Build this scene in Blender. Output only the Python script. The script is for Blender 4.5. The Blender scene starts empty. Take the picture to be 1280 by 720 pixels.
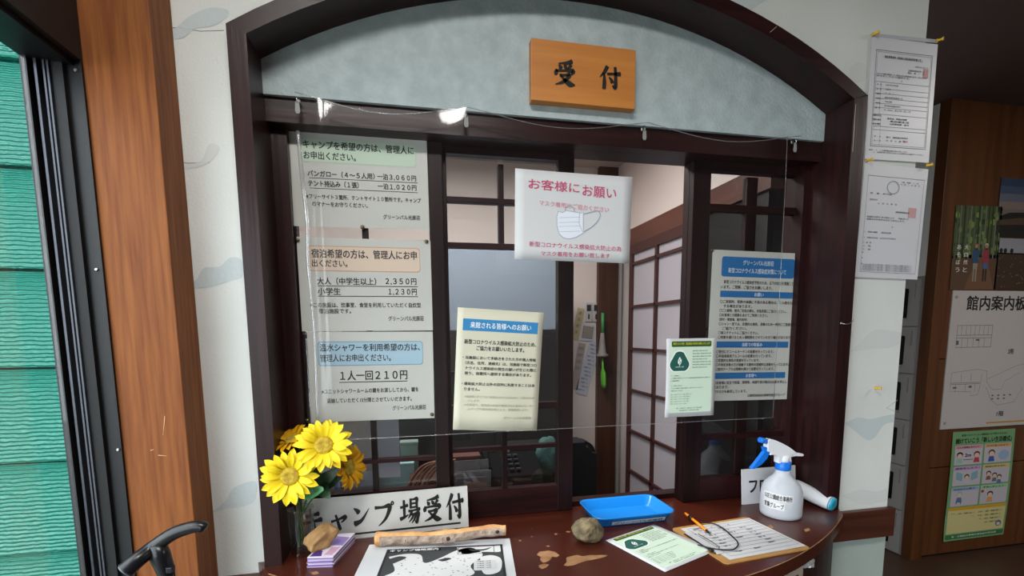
import bpy, bmesh, math, random
from mathutils import Vector, Matrix, Euler, noise
PI = math.pi
random.seed(7)
SC = bpy.context.scene
COL = SC.collection

# ------------------------------------------------------------------ camera
F_PX, CYP = 577.0, 480.0                       # focal length in pixels, height of the lens axis on the frame
YAW, PITCH, ROLL = math.radians(11.35), math.radians(6.34), math.radians(.53)
CAM = Vector((0, -1.10, 1.50))
_f = Vector((math.sin(YAW)*math.cos(PITCH), math.cos(YAW)*math.cos(PITCH), -math.sin(PITCH)))
_r = Vector((math.cos(YAW), -math.sin(YAW), 0)); _d = _f.cross(_r)
_c, _s = math.cos(ROLL), math.sin(ROLL)
RIGHT = _r*_c + _d*_s; DOWN = _d*_c - _r*_s; FWD = _f
cd = bpy.data.cameras.new('camera'); cam = bpy.data.objects.new('camera', cd); COL.objects.link(cam)
cd.sensor_width = 36; cd.lens = 36*F_PX/1280; cd.shift_y = (CYP-360)/1280; cd.clip_start = .02
m = Matrix((RIGHT, -DOWN, -FWD)).transposed().to_4x4(); m.translation = CAM
cam.matrix_world = m
SC.camera = cam

# ------------------------------------------------------------------ sky, light, exposure
SC.view_settings.view_transform = 'Standard'; SC.view_settings.look = 'None'
SC.view_settings.gamma = 1; SC.view_settings.use_curve_mapping = False
SC.view_settings.exposure = 1.6
w = bpy.data.worlds.new('overcast_sky'); SC.world = w; w.use_nodes = True
nt = w.node_tree; bg = nt.nodes['Background']
bg.inputs['Color'].default_value = (.9, .95, 1, 1); bg.inputs['Strength'].default_value = 2.3

def area(name, loc, rot, sx, sy, power, col=(1, 1, 1), portal=False, spread=PI):
    l = bpy.data.lights.new(name, 'AREA'); l.shape = 'RECTANGLE'; l.size = sx; l.size_y = sy
    l.energy = power; l.color = col; l.spread = spread
    if portal: l.cycles.is_portal = True
    o = bpy.data.objects.new(name, l); o.location = loc; o.rotation_euler = rot; COL.objects.link(o)
    return o
area('left_window_portal', (-.69, -2.1, 1.02), (0, -PI/2, 0), 1.95, 4.0, 1, portal=True)
area('hall_fill_light', (-.12, -1.12, 2.74), (math.radians(6), 0, 0), .8, .22, 7.5, (1, .98, .94))  # added fill from the upper left for wall and counter; source unseen
area('corridor_fill_light', (3.3, -.9, 2.74), (math.radians(8), 0, 0), 1.2, .3, 11, (1, .95, .9))  # added to brighten the floor plan board; source unseen
area('office_fill_light', (.15, .6, 2.36), (0, 0, 0), .9, .25, 7.5, (1, .97, .95))  # added fill to lift the office wall and paper door; source unseen

# ------------------------------------------------------------------ pixel of the photograph -> point on a real plane
def ray(px, py): return RIGHT*((px-640)/F_PX) + DOWN*((py-CYP)/F_PX) + FWD
def at(px, py, Y=0.0):
    d = ray(px, py); return CAM + d*((Y-CAM.y)/d.y)
def atz(px, py, Z=.97):
    d = ray(px, py); return CAM + d*((Z-CAM.z)/d.z)
def atx(px, py, X):
    d = ray(px, py); return CAM + d*((X-CAM.x)/d.x)

# ------------------------------------------------------------------ materials
def lin(h):
    h = h.lstrip('#'); o = []
    if len(h) == 3: h = ''.join(c+c for c in h)
    for i in (0, 2, 4):
        c = int(h[i:i+2], 16)/255
        o.append(c/12.92 if c <= .04045 else ((c+.055)/1.055)**2.4)
    return (*o, 1)
MATS = {}
def mat(name, col, rough=.6, metal=0, spec=.5, bump=0, bscale=60, var=0, vscale=6, stretch=(1, 1, 1), trans=0, ior=1.45, col2=None, coat=0, detail=4):
    if name in MATS: return MATS[name]
    m = bpy.data.materials.new(name); m.use_nodes = True; n = m.node_tree.nodes; L = m.node_tree.links
    b = n['Principled BSDF']; c = lin(col) if isinstance(col, str) else col
    b.inputs['Base Color'].default_value = c; b.inputs['Roughness'].default_value = rough
    b.inputs['Metallic'].default_value = metal; b.inputs['Specular IOR Level'].default_value = spec
    b.inputs['Transmission Weight'].default_value = trans; b.inputs['IOR'].default_value = ior
    b.inputs['Coat Weight'].default_value = coat
    tc = n.new('ShaderNodeTexCoord'); mp = n.new('ShaderNodeMapping'); mp.inputs['Scale'].default_value = stretch
    L.new(tc.outputs['Object'], mp.inputs['Vector'])
    if var or col2:
        t = n.new('ShaderNodeTexNoise'); t.inputs['Scale'].default_value = vscale; t.inputs['Detail'].default_value = detail
        L.new(mp.outputs[0], t.inputs['Vector'])
        r = n.new('ShaderNodeValToRGB'); L.new(t.outputs['Fac'], r.inputs['Fac'])
        c2 = lin(col2) if col2 else tuple(v*(1-var) for v in c[:3]) + (1,)
        r.color_ramp.elements[0].position = .35; r.color_ramp.elements[1].position = .65
        r.color_ramp.elements[0].color = c2; r.color_ramp.elements[1].color = c
        L.new(r.outputs['Color'], b.inputs['Base Color'])
    if bump:
        t = n.new('ShaderNodeTexNoise'); t.inputs['Scale'].default_value = bscale; t.inputs['Detail'].default_value = 5
        L.new(mp.outputs[0], t.inputs['Vector'])
        bp = n.new('ShaderNodeBump'); bp.inputs['Strength'].default_value = bump; bp.inputs['Distance'].default_value = .01
        L.new(t.outputs['Fac'], bp.inputs['Height']); L.new(bp.outputs[0], b.inputs['Normal'])
    MATS[name] = m; return m

def film(name, tint, amount, rough, ior=1.45, haze=0.0):
    """thin clear sheet: straight-through transparency, a fresnel reflection and a little diffuse haze"""
    m = bpy.data.materials.new(name); m.use_nodes = True; n = m.node_tree.nodes; L = m.node_tree.links
    n.remove(n['Principled BSDF']); out = n['Material Output']
    t = n.new('ShaderNodeBsdfTransparent'); t.inputs[0].default_value = tint
    g = n.new('ShaderNodeBsdfGlossy'); g.inputs['Roughness'].default_value = rough; g.inputs[0].default_value = (1, 1, 1, 1)
    fr = n.new('ShaderNodeFresnel')
    ge = n.new('ShaderNodeNewGeometry'); e1 = n.new('ShaderNodeMath'); e1.operation = 'MULTIPLY_ADD'; e1.inputs[1].default_value = -2; e1.inputs[2].default_value = 1
    e2 = n.new('ShaderNodeMath'); e2.operation = 'POWER'; e2.inputs[0].default_value = ior     # same reflectance from either side of the sheet
    L.new(ge.outputs['Backfacing'], e1.inputs[0]); L.new(e1.outputs[0], e2.inputs[1]); L.new(e2.outputs[0], fr.inputs[0])
    mu = n.new('ShaderNodeMath'); mu.operation = 'MULTIPLY'; mu.inputs[1].default_value = amount; mu.use_clamp = True
    mx = n.new('ShaderNodeMixShader'); L.new(fr.outputs[0], mu.inputs[0]); L.new(mu.outputs[0], mx.inputs[0])
    L.new(t.outputs[0], mx.inputs[1]); L.new(g.outputs[0], mx.inputs[2]); last = mx
    if haze:
        df = n.new('ShaderNodeBsdfDiffuse'); df.inputs[0].default_value = (.8, .8, .8, 1)
        m2 = n.new('ShaderNodeMixShader'); m2.inputs[0].default_value = haze
        L.new(mx.outputs[0], m2.inputs[1]); L.new(df.outputs[0], m2.inputs[2]); last = m2
    L.new(last.outputs[0], out.inputs[0]); MATS[name] = m; return m

def wood(name, c1, c2, rough=.4, axis=2, scale=9, bump=.15, coat=0, spec=.5):
    """long streaked grain; axis = direction of the grain"""
    m = bpy.data.materials.new(name); m.use_nodes = True; n = m.node_tree.nodes; L = m.node_tree.links
    b = n['Principled BSDF']; b.inputs['Roughness'].default_value = rough; b.inputs['Coat Weight'].default_value = coat
    b.inputs['Specular IOR Level'].default_value = spec
    tc = n.new('ShaderNodeTexCoord'); mp = n.new('ShaderNodeMapping')
    s = [scale]*3; s[axis] = scale*.05; mp.inputs['Scale'].default_value = s
    L.new(tc.outputs['Object'], mp.inputs['Vector'])
    t = n.new('ShaderNodeTexNoise'); t.inputs['Scale'].default_value = 4; t.inputs['Detail'].default_value = 8; t.inputs['Distortion'].default_value = .2
    L.new(mp.outputs[0], t.inputs['Vector'])
    r = n.new('ShaderNodeValToRGB'); r.color_ramp.elements[0].color = lin(c1); r.color_ramp.elements[1].color = lin(c2)
    r.color_ramp.elements[0].position = .3; r.color_ramp.elements[1].position = .7
    L.new(t.outputs['Fac'], r.inputs[0]); L.new(r.outputs[0], b.inputs['Base Color'])
    bp = n.new('ShaderNodeBump'); bp.inputs['Strength'].default_value = bump; bp.inputs['Distance'].default_value = .003
    L.new(t.outputs['Fac'], bp.inputs['Height']); L.new(bp.outputs[0], b.inputs['Normal'])
    MATS[name] = m; return m

WALL = mat('marbled_wallpaper', '#dfe2de', .75, var=.10, vscale=2.5, bump=.12, bscale=170)
CLOUD = mat('wallpaper_cloud_print', '#c3cdce', .7, bump=.15, bscale=120)
VEIN = mat('wallpaper_vein_print', '#d3d5d3', .7)
DARK = wood('dark_varnished_wood', '#1c0c0d', '#311516', .36, 2, 14, .25, spec=.3)
DARKX = wood('dark_varnished_wood_lengthwise', '#1c0c0d', '#311516', .36, 0, 14, .25, spec=.3)
SASH = wood('dark_sash_wood', '#150a0a', '#241112', .42, 2, 14, .15, spec=.25)
POST = wood('orange_brown_timber', '#6e3a18', '#8e5527', .6, 2, 28, .12, spec=.25)
SIGNW = wood('honey_sign_wood', '#b46e2e', '#cc853e', .5, 0, 8, .08)
DADO = wood('brown_rail_wood', '#361a10', '#52291a', .45, 0, 12, .15)
PANELW = wood('dark_orange_panel_wood', '#4a2810', '#633a1a', .45, 2, 5, .08)
COUNTER = None
BLACKAL = mat('black_aluminium', '#0b0c0f', .5, 0)
GREYAL = mat('grey_aluminium', '#4a4d54', .35, .6)
TEAL = None
INFILL = mat('pale_blue_fabric_paper', '#b4c1c3', .9, col2='#a3b0b2', vscale=22, bump=.3, bscale=150, detail=12)
PAPER = mat('white_paper', '#cdced0', .7)
LAMIN = mat('laminated_paper', '#c6c6c0', .35)
CREAM = mat('cream_paper', '#c9c6b2', .6)
GREENP = mat('pale_green_paper', '#cfe0cf', .6)
GLASS = film('window_glass', (.93, .95, .95, 1), 1.0, .02)
VINYL = film('clear_vinyl', (.96, .96, .96, 1), .8, .07, 1.45, .004)
STEEL = mat('steel', '#b8b8b8', .3, 1)
CHROME = mat('bright_steel', '#d8d8d8', .15, 1)
YELP = mat('yellow_plastic', '#e6b820', .35)
INK = mat('black_ink', '#141414', .6)

def counter_material():
    m = bpy.data.materials.new('worn_brown_varnish'); m.use_nodes = True; n = m.node_tree.nodes; L = m.node_tree.links
    b = n['Principled BSDF']; b.inputs['Roughness'].default_value = .28
    tc = n.new('ShaderNodeTexCoord')
    t1 = n.new('ShaderNodeTexNoise'); t1.inputs['Scale'].default_value = 5; t1.inputs['Detail'].default_value = 6
    r1 = n.new('ShaderNodeValToRGB'); r1.color_ramp.elements[0].color = lin('#3c160d'); r1.color_ramp.elements[1].color = lin('#512214')
    t2 = n.new('ShaderNodeTexNoise'); t2.inputs['Scale'].default_value = 75; t2.inputs['Detail'].default_value = 3
    r2 = n.new('ShaderNodeValToRGB'); r2.color_ramp.elements[0].position = .74; r2.color_ramp.elements[1].position = .77
    r2.color_ramp.elements[0].color = (0, 0, 0, 1); r2.color_ramp.elements[1].color = (1, 1, 1, 1)
    mx = n.new('ShaderNodeMixRGB'); mx.inputs[2].default_value = lin('#a5724c')
    L.new(tc.outputs['Object'], t1.inputs['Vector']); L.new(tc.outputs['Object'], t2.inputs['Vector'])
    L.new(t1.outputs['Fac'], r1.inputs[0]); L.new(t2.outputs['Fac'], r2.inputs[0])
    L.new(r2.outputs[0], mx.inputs[0]); L.new(r1.outputs[0], mx.inputs[1]); L.new(mx.outputs[0], b.inputs['Base Color'])
    bp = n.new('ShaderNodeBump'); bp.inputs['Strength'].default_value = .08; bp.inputs['Distance'].default_value = .004
    L.new(t1.outputs['Fac'], bp.inputs['Height']); L.new(bp.outputs[0], b.inputs['Normal'])
    return m
COUNTER = counter_material()
WORN = mat('bare_worn_wood', '#ad8159', .6, col2='#8d6340', vscale=30)

def siding_material():
    m = bpy.data.materials.new('teal_painted_siding'); m.use_nodes = True; n = m.node_tree.nodes; L = m.node_tree.links
    b = n['Principled BSDF']; b.inputs['Roughness'].default_value = .22; b.inputs['Base Color'].default_value = lin('#057462')
    tc = n.new('ShaderNodeTexCoord'); wv = n.new('ShaderNodeTexWave'); wv.bands_direction = 'Z'
    wv.inputs['Scale'].default_value = 30; wv.inputs['Distortion'].default_value = 2.6; wv.inputs['Detail'].default_value = 3; wv.inputs['Detail Scale'].default_value = 1.2
    L.new(tc.outputs['Object'], wv.inputs['Vector'])
    t = n.new('ShaderNodeTexNoise'); t.inputs['Scale'].default_value = 90; L.new(tc.outputs['Object'], t.inputs['Vector'])
    ad = n.new('ShaderNodeMath'); ad.operation = 'MULTIPLY_ADD'; ad.inputs[1].default_value = .7
    L.new(t.outputs['Fac'], ad.inputs[0]); L.new(wv.outputs['Fac'], ad.inputs[2])
    bp = n.new('ShaderNodeBump'); bp.inputs['Strength'].default_value = .8; bp.inputs['Distance'].default_value = .006
    L.new(ad.outputs[0], bp.inputs['Height']); L.new(bp.outputs[0], b.inputs['Normal'])
    return m
TEAL = siding_material()

# ------------------------------------------------------------------ mesh helpers
class MB:
    def __init__(s): s.b = bmesh.new()
    def box(s, a, c, bev=0):
        x0, y0, z0 = a; x1, y1, z1 = c
        vs = [s.b.verts.new(p) for p in ((x0,y0,z0),(x1,y0,z0),(x1,y1,z0),(x0,y1,z0),(x0,y0,z1),(x1,y0,z1),(x1,y1,z1),(x0,y1,z1))]
        fs = [s.b.faces.new([vs[i] for i in f]) for f in ((0,3,2,1),(4,5,6,7),(0,1,5,4),(1,2,6,5),(2,3,7,6),(3,0,4,7))]
        if bev:
            es = list({e for f in fs for e in f.edges}); bmesh.ops.bevel(s.b, geom=es, offset=bev, segments=2, affect='EDGES', profile=.6)
        return s
    def bar(s, p, q, w, d, up=(0, 0, 1)):
        """rectangular bar from p to q, w across, d thick"""
        p = Vector(p); q = Vector(q); t = (q-p).normalized(); u = t.cross(Vector(up))
        if u.length < 1e-4: u = t.cross(Vector((0, 1, 0)))
        u.normalize(); v = t.cross(u)
        r = [[s.b.verts.new(c + u*a*w/2 + v*e*d/2) for a, e in ((-1,-1),(1,-1),(1,1),(-1,1))] for c in (p, q)]
        for i in range(4): s.b.faces.new((r[0][i], r[0][(i+1)%4], r[1][(i+1)%4], r[1][i]))
        s.b.faces.new(r[0][::-1]); s.b.faces.new(r[1]); return s
    def tube(s, pts, rad, n=12, cap=True, smooth=True, flat=1):
        pts = [Vector(p) for p in pts]
        if not isinstance(rad, (list, tuple)): rad = [rad]*len(pts)
        rings = []; prev = None
        for i, p in enumerate(pts):
            t = (pts[min(i+1, len(pts)-1)] - pts[max(i-1, 0)]).normalized()
            if prev is None:
                a = Vector((0, 0, 1)) if abs(t.z) < .9 else Vector((1, 0, 0)); u = t.cross(a).normalized()
            else: u = (prev - t*prev.dot(t)).normalized()
            prev = u; v = t.cross(u)
            rings.append([s.b.verts.new(p + (u*math.cos(2*PI*k/n) + v*math.sin(2*PI*k/n)*flat)*rad[i]) for k in range(n)])
        for i in range(len(rings)-1):
            for k in range(n):
                f = s.b.faces.new((rings[i][k], rings[i][(k+1)%n], rings[i+1][(k+1)%n], rings[i+1][k])); f.smooth = smooth
        if cap: s.b.faces.new(rings[0][::-1]); s.b.faces.new(rings[-1])
        return s
    def lathe(s, prof, c=(0, 0, 0), n=28, smooth=True, cap=True, sx=1, sy=1):
        c = Vector(c); rings = []
        for r, z in prof:
            rings.append([s.b.verts.new(c + Vector((r*math.cos(2*PI*k/n)*sx, r*math.sin(2*PI*k/n)*sy, z))) for k in range(n)])
        for i in range(len(rings)-1):
            for k in range(n):
                f = s.b.faces.new((rings[i][k], rings[i][(k+1)%n], rings[i+1][(k+1)%n], rings[i+1][k])); f.smooth = smooth
        if cap: s.b.faces.new(rings[0][::-1]); s.b.faces.new(rings[-1])
        return s
    def prism(s, poly, d, o=(0,0,0), u=(1,0,0), v=(0,0,1), w=None):
        """polygon in the u,v plane pushed d along w"""
        o, u, v = Vector(o), Vector(u), Vector(v); w = Vector(w) if w else u.cross(v)
        a = [s.b.verts.new(o + u*x + v*y) for x, y in poly]; c = [s.b.verts.new(p.co + w*d) for p in a]
        n = len(a)
        s.b.faces.new(a); s.b.faces.new(c[::-1])
        for i in range(n): s.b.faces.new((a[i], c[i], c[(i+1)%n], a[(i+1)%n]))
        return s
    def ball(s, c, r, seg=16, sc=(1,1,1)):
        g = bmesh.ops.create_uvsphere(s.b, u_segments=seg, v_segments=seg//2+2, radius=r)
        for v in g['verts']: v.co = Vector((v.co.x*sc[0], v.co.y*sc[1], v.co.z*sc[2])) + Vector(c)
        for f in s.b.faces: f.smooth = True
        return s
    def build(s, name, m, parent=None, label=None, origin=None, tri=False):
        bmesh.ops.recalc_face_normals(s.b, faces=s.b.faces[:])
        me = bpy.data.meshes.new(name)
        if origin is not None: bmesh.ops.translate(s.b, verts=s.b.verts[:], vec=-Vector(origin))
        s.b.to_mesh(me); s.b.free(); me.materials.append(m)
        o = bpy.data.objects.new(name, me); COL.objects.link(o)
        if origin is not None: o.location = origin
        if parent: o.parent = parent
        if label: o['label'] = label
        return o

def tag(o, label=None, cat=None, group=None, kind=None):
    if label: o['label'] = label
    if cat: o['category'] = cat
    if group: o['group'] = group
    if kind: o['kind'] = kind
    return o
def struct(o, label=None, cat=None): return tag(o, label, cat, None, 'structure')
def empty(name, loc=(0,0,0), label=None, cat=None, group=None, rot=(0,0,0)):
    o = bpy.data.objects.new(name, None); COL.objects.link(o); o.location = loc; o.rotation_euler = rot; o.empty_display_size = .05
    return tag(o, label, cat, group)
def kid(o, parent):
    """parent o, whose mesh is already in world coordinates, under an empty that is not at the origin"""
    o.parent = parent
    M = Matrix.LocRotScale(parent.location, parent.rotation_euler, None)
    o.matrix_parent_inverse = M.inverted(); return o
def bez(pts, n=8):
    """smooth curve through points (Catmull-Rom)"""
    P = [Vector(p) for p in pts]; out = []
    for i in range(len(P)-1):
        a = P[max(i-1,0)]; b = P[i]; c = P[i+1]; d = P[min(i+2, len(P)-1)]
        for k in range(n):
            t = k/n
            out.append(.5*((2*b) + (c-a)*t + (2*a-5*b+4*c-d)*t*t + (3*b-a-3*c+d)*t**3))
    out.append(P[-1]); return out

# ------------------------------------------------------------------ lettering
_fc = bpy.data.curves.new('type', 'FONT'); _fo = bpy.data.objects.new('type', _fc)
_cache = {}
def glyphs(txt, bold=0.0, res=3):
    k = (txt, bold, res)
    if k not in _cache:
        _fc.body = txt; _fc.resolution_u = res
        me = _fo.to_mesh(); vs = [(v.co.x, v.co.y) for v in me.vertices]; fs = [tuple(p.vertices) for p in me.polygons]
        if bold:                                   # heavier strokes: the outline doubled sideways and upwards
            n0 = len(vs); v0, f0 = vs, fs; vs, fs = [], []
            for q, (dx, dy) in enumerate(((-1, -.7), (1, .7), (1, -.7), (-1, .7))):
                vs = vs + [(a+dx*bold, b+dy*bold, q) for a, b in v0]; fs = fs + [tuple(i+q*n0 for i in f) for f in f0]
        _fo.to_mesh_clear(); _cache[k] = (vs, fs)
    return _cache[k]

# brush characters: strokes on a 100 x 100 square (x right, y down, width)
BRUSH = {
 '受': [[(80,6,11),(60,13,8),(22,18,3)],[(24,24,4),(31,33,11),(33,38,5)],[(47,22,4),(52,30,11),(52,36,5)],[(76,20,9),(68,30,7),(58,38,3)],
       [(12,42,5),(10,54,12),(6,62,4)],[(12,46,6),(50,43,6),(86,42,11),(78,56,4)],[(28,62,7),(50,60,6),(70,58,10),(54,78,9),(34,90,7),(8,98,2)],[(32,64,4),(50,80,9),(72,93,14),(94,95,3)]],
 '付': [[(36,4,11),(24,26,9),(4,50,2)],[(22,34,5),(24,60,10),(23,96,11)],[(38,34,7),(66,31,7),(96,29,12)],[(72,4,8),(75,40,9),(74,88,11),(60,80,2)],[(46,48,4),(54,56,8),(60,68,11)]],
 'キ': [[(22,28,9),(50,25,6),(78,20,12)],[(12,54,9),(50,50,6),(90,44,13)],[(40,2,7),(50,45,9),(60,98,11)]],
 'ャ': [[(14,56,8),(50,48,6),(84,38,12),(76,54,7),(62,64,3)],[(36,28,7),(46,60,9),(56,96,12)]],
 'ン': [[(12,18,4),(24,26,10),(36,38,15)],[(14,86,16),(50,72,10),(90,22,2)]],
 'プ': [[(8,22,9),(44,22,7),(78,19,13),(68,52,10),(50,76,7),(22,96,2)],[(92,2,4),(98,8,4),(92,15,4),(86,8,4),(92,2,4)]],
 '場': [[(2,36,7),(20,33,6),(38,29,9)],[(19,10,7),(20,40,9),(20,76,7)],[(0,80,10),(20,74,7),(40,66,3)],[(52,6,6),(53,24,8),(52,42,7)],[(52,9,6),(68,8,5),(84,7,10),(83,24,8),(83,42,8)],
       [(54,24,5),(82,23,5)],[(54,39,5),(82,38,5)],[(42,52,7),(70,50,5),(98,47,10)],[(58,53,8),(50,66,7),(38,80,2)],[(52,66,6),(70,64,5),(90,62,10),(86,82,9),(80,97,9),(72,90,2)],[(66,66,7),(58,80,6),(42,94,2)],[(78,66,7),(70,84,6),(56,99,2)]],
}
def brush(ch):
    vs, fs = [], []
    for st in BRUSH[ch]:
        P = bez([(x, y, wd) for x, y, wd in st], 6); b0 = len(vs)
        for i, p in enumerate(P):
            t = P[min(i+1, len(P)-1)] - P[max(i-1, 0)]; t.z = 0
            t = t.normalized() if t.length else Vector((1,0,0)); nn = Vector((-t.y, t.x, 0))*max(p.z*1.6, 2.6)/2
            if i == 0: p = p - t*2
            vs += [(p.x+nn.x, -(p.y+nn.y)), (p.x-nn.x, -(p.y-nn.y))]
        for i in range(len(P)-1): fs.append((b0+2*i, b0+2*i+1, b0+2*i+3, b0+2*i+2))
        for e, sgn in ((0, -1), (len(P)-1, 1)):
            p = P[e]; q = P[1] if e == 0 else P[-2]; t = (p-q); t.z = 0; t.normalize()
            vs.append((p.x+t.x*p.z*.35, -(p.y+t.y*p.z*.35))); fs.append((b0+2*e, b0+2*e+1, len(vs)-1))
    return vs, fs

COLS = {}
def ink(c):
    if c not in COLS: COLS[c] = mat('print_' + c.strip('#'), c, .6)
    return COLS[c]

class Sheet:
    """flat printed thing: local x right, z up, printed face towards -y, origin bottom left; positions as fractions from the top left"""
    def __init__(s, w, h, deform=None, th=.0005):
        s.w, s.h, s.th = w, h, th; s.df = deform or (lambda u, v: 0.0); s.L = {}; s.P = {}
    def _add(s, key, vs, fs, lift):
        V, Fc = s.L.setdefault(key, ([], [])); b = len(V)
        s.P.setdefault(key, []).append(([(q_[0]*s.w, s.df(q_[0], q_[1]) - s.th/2 - lift, (1-q_[1])*s.h) for q_ in vs], [tuple(f) for f in fs]))
        for p_ in vs:
            u, v = p_[0], p_[1]; k_ = p_[2] if len(p_) > 2 else 0
            V.append((u*s.w, s.df(u, v) - s.th/2 - lift - .00004*k_, (1-v)*s.h))
        Fc += [tuple(b+i for i in f) for f in fs]
    def t(s, txt, u, v, w, h, c='#1a1a1a', bold=.012, lift=.0009, skew=0, keep=False, src=None):
        vs, fs = src or glyphs(txt, bold)
        if not vs: return s
        vs = [(*p_, 0)[:3] if len(p_) == 2 else p_ for p_ in vs]
        x0 = min(p_[0] for p_ in vs); x1 = max(p_[0] for p_ in vs); y0 = min(p_[1] for p_ in vs); y1 = max(p_[1] for p_ in vs)
        if src: x0, x1, y0, y1 = 0, 100, -100, 0
        sx = w/(x1-x0); sy = h/(y1-y0)
        s._add(('lettering', c), [(u+(a-x0)*sx, v+h-(b-y0)*sy+skew*(a-x0)*sx, k_) for a, b, k_ in vs], fs, lift); return s
    def lines(s, rows, u, v, w, h, dv, c='#2a2a2a', bold=0.0, keepratio=None):
        n = max(len(r) for r in rows)
        for i, r in enumerate(rows):
            if r.strip(): s.t(r, u, v+i*dv, w*min(1, len(r)/n), h, c, bold)
        return s
    def r(s, u, v, w, h, c, rad=0, lift=.0004, name='printed_panel'):
        if rad:
            ru, rv = rad/s.w, rad/s.h; P = []
            for cx, cy, a0 in ((u+w-ru, v+h-rv, 0), (u+ru, v+h-rv, 90), (u+ru, v+rv, 180), (u+w-ru, v+rv, 270)):
                for k in range(5):
                    a = math.radians(a0+k*22.5); P.append((cx+ru*math.cos(a), cy+rv*math.sin(a)))
        else:
            if w > .3 and h > .3:
                q = 10; vs = [(u+w*i/q, v+h*j/q) for j in range(q+1) for i in range(q+1)]
                fs = [(j*(q+1)+i, j*(q+1)+i+1, (j+1)*(q+1)+i+1, (j+1)*(q+1)+i) for j in range(q) for i in range(q)]
                s._add((name, c), vs, fs, lift); return s
            n = 8 if w > .3 else 1; P = [(u+w*i/n, v) for i in range(n+1)] + [(u+w*(n-i)/n, v+h) for i in range(n+1)]
            if n > 1:
                vs = P; fs = [(i, i+1, 2*n-i, 2*n+1-i) for i in range(n)]; s._add((name, c), vs, fs, lift); return s
        s._add((name, c), P, [tuple(range(len(P)))], lift); return s
    def o(s, u, v, w, h, c, t=.004, name='ruled_line', lift=.0007):
        tu, tv = t, t*s.w/s.h
        for a in ((u, v, w, tv), (u, v+h-tv, w, tv), (u, v, tu, h), (u+w-tu, v, tu, h)): s.r(*a, c, lift=lift, name=name)
        return s
    def poly(s, pts, c, lift=.0006, name='printed_drawing'):
        s._add((name, c), pts, [tuple(range(len(pts)))], lift); return s
    def line(s, pts, wd, c, lift=.0008, name='printed_drawing', closed=False):
        P = [Vector((p[0]*s.w, p[1]*s.h)) for p in pts]
        if closed: P.append(P[0])
        vs, fs = [], []
        for i, p in enumerate(P):
            t = P[min(i+1, len(P)-1)] - P[max(i-1, 0)]
            t = t.normalized() if t.length else Vector((1, 0)); nn = Vector((-t.y, t.x))*wd/2
            for q in (p+nn, p-nn): vs.append((q.x/s.w, q.y/s.h))
        fs = [(2*i, 2*i+1, 2*i+3, 2*i+2) for i in range(len(P)-1)]
        s._add((name, c), vs, fs, lift); return s
    def ell(s, cu, cv, ru, rv, c, n=16, lift=.0006, name='printed_drawing'):
        return s.poly([(cu+ru*math.cos(2*PI*k/n), cv+rv*math.sin(2*PI*k/n)) for k in range(n)], c, lift, name)
    def build(s, name, m, label, cat, loc, rot=(0,0,0), group=None, nu=12, nv=8, face_name=None, parent=None, poly=None):
        bm = bmesh.new()
        if s.df(0.31, .47) == 0 and s.df(.9, .9) == 0 and s.df(.1, .8) == 0: nu = nv = 1
        g = [[bm.verts.new((s.w*i/nu, s.df(i/nu, j/nv)-s.th/2, s.h*(1-j/nv))) for i in range(nu+1)] for j in range(nv+1)]
        g2 = [[bm.verts.new((s.w*i/nu, s.df(i/nu, j/nv)+s.th/2, s.h*(1-j/nv))) for i in range(nu+1)] for j in range(nv+1)]
        for j in range(nv):
            for i in range(nu):
                f = bm.faces.new((g[j][i], g[j+1][i], g[j+1][i+1], g[j][i+1])); f.smooth = nu > 1
                f = bm.faces.new((g2[j][i], g2[j][i+1], g2[j+1][i+1], g2[j+1][i])); f.smooth = nu > 1
        for i in range(nu):
            bm.faces.new((g[0][i], g[0][i+1], g2[0][i+1], g2[0][i])); bm.faces.new((g[nv][i+1], g[nv][i], g2[nv][i], g2[nv][i+1]))
        for j in range(nv):
            bm.faces.new((g[j+1][0], g[j][0], g2[j][0], g2[j+1][0])); bm.faces.new((g[j][nu], g[j+1][nu], g2[j+1][nu], g2[j][nu]))
        me = bpy.data.meshes.new(name); bm.to_mesh(me); bm.free(); me.materials.append(m)
        o = bpy.data.objects.new(name, me); COL.objects.link(o); o.location = loc; o.rotation_euler = rot
        if parent: o.parent = parent
        tag(o, label, cat, group)
        for (nm, c), (V, Fc) in s.L.items():
            parts_ = [(V, Fc)]
            if nm.startswith('printed_panel'):      # each printed bar or box a part of its own
                parts_ = s.P[(nm, c)]
            for V_, F_ in parts_:
                me = bpy.data.meshes.new(nm); me.from_pydata(V_, [], F_); me.materials.append(ink(c) if isinstance(c, str) else c)
                q = bpy.data.objects.new(nm, me); COL.objects.link(q); q.parent = o
                if not nm.startswith('printed_panel') and len(F_) > 1: q['kind'] = 'stuff'
        return o

def quad_loc(tl, br, Y):
    a = at(*tl, Y); b = at(*br, Y); return a, b, b.x-a.x, a.z-b.z

# ================================================================== ROOM
X0, XE, WY = -.66, 1.415, .03          # left wall, end of the reception wall, its face
CEIL = 2.84
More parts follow.
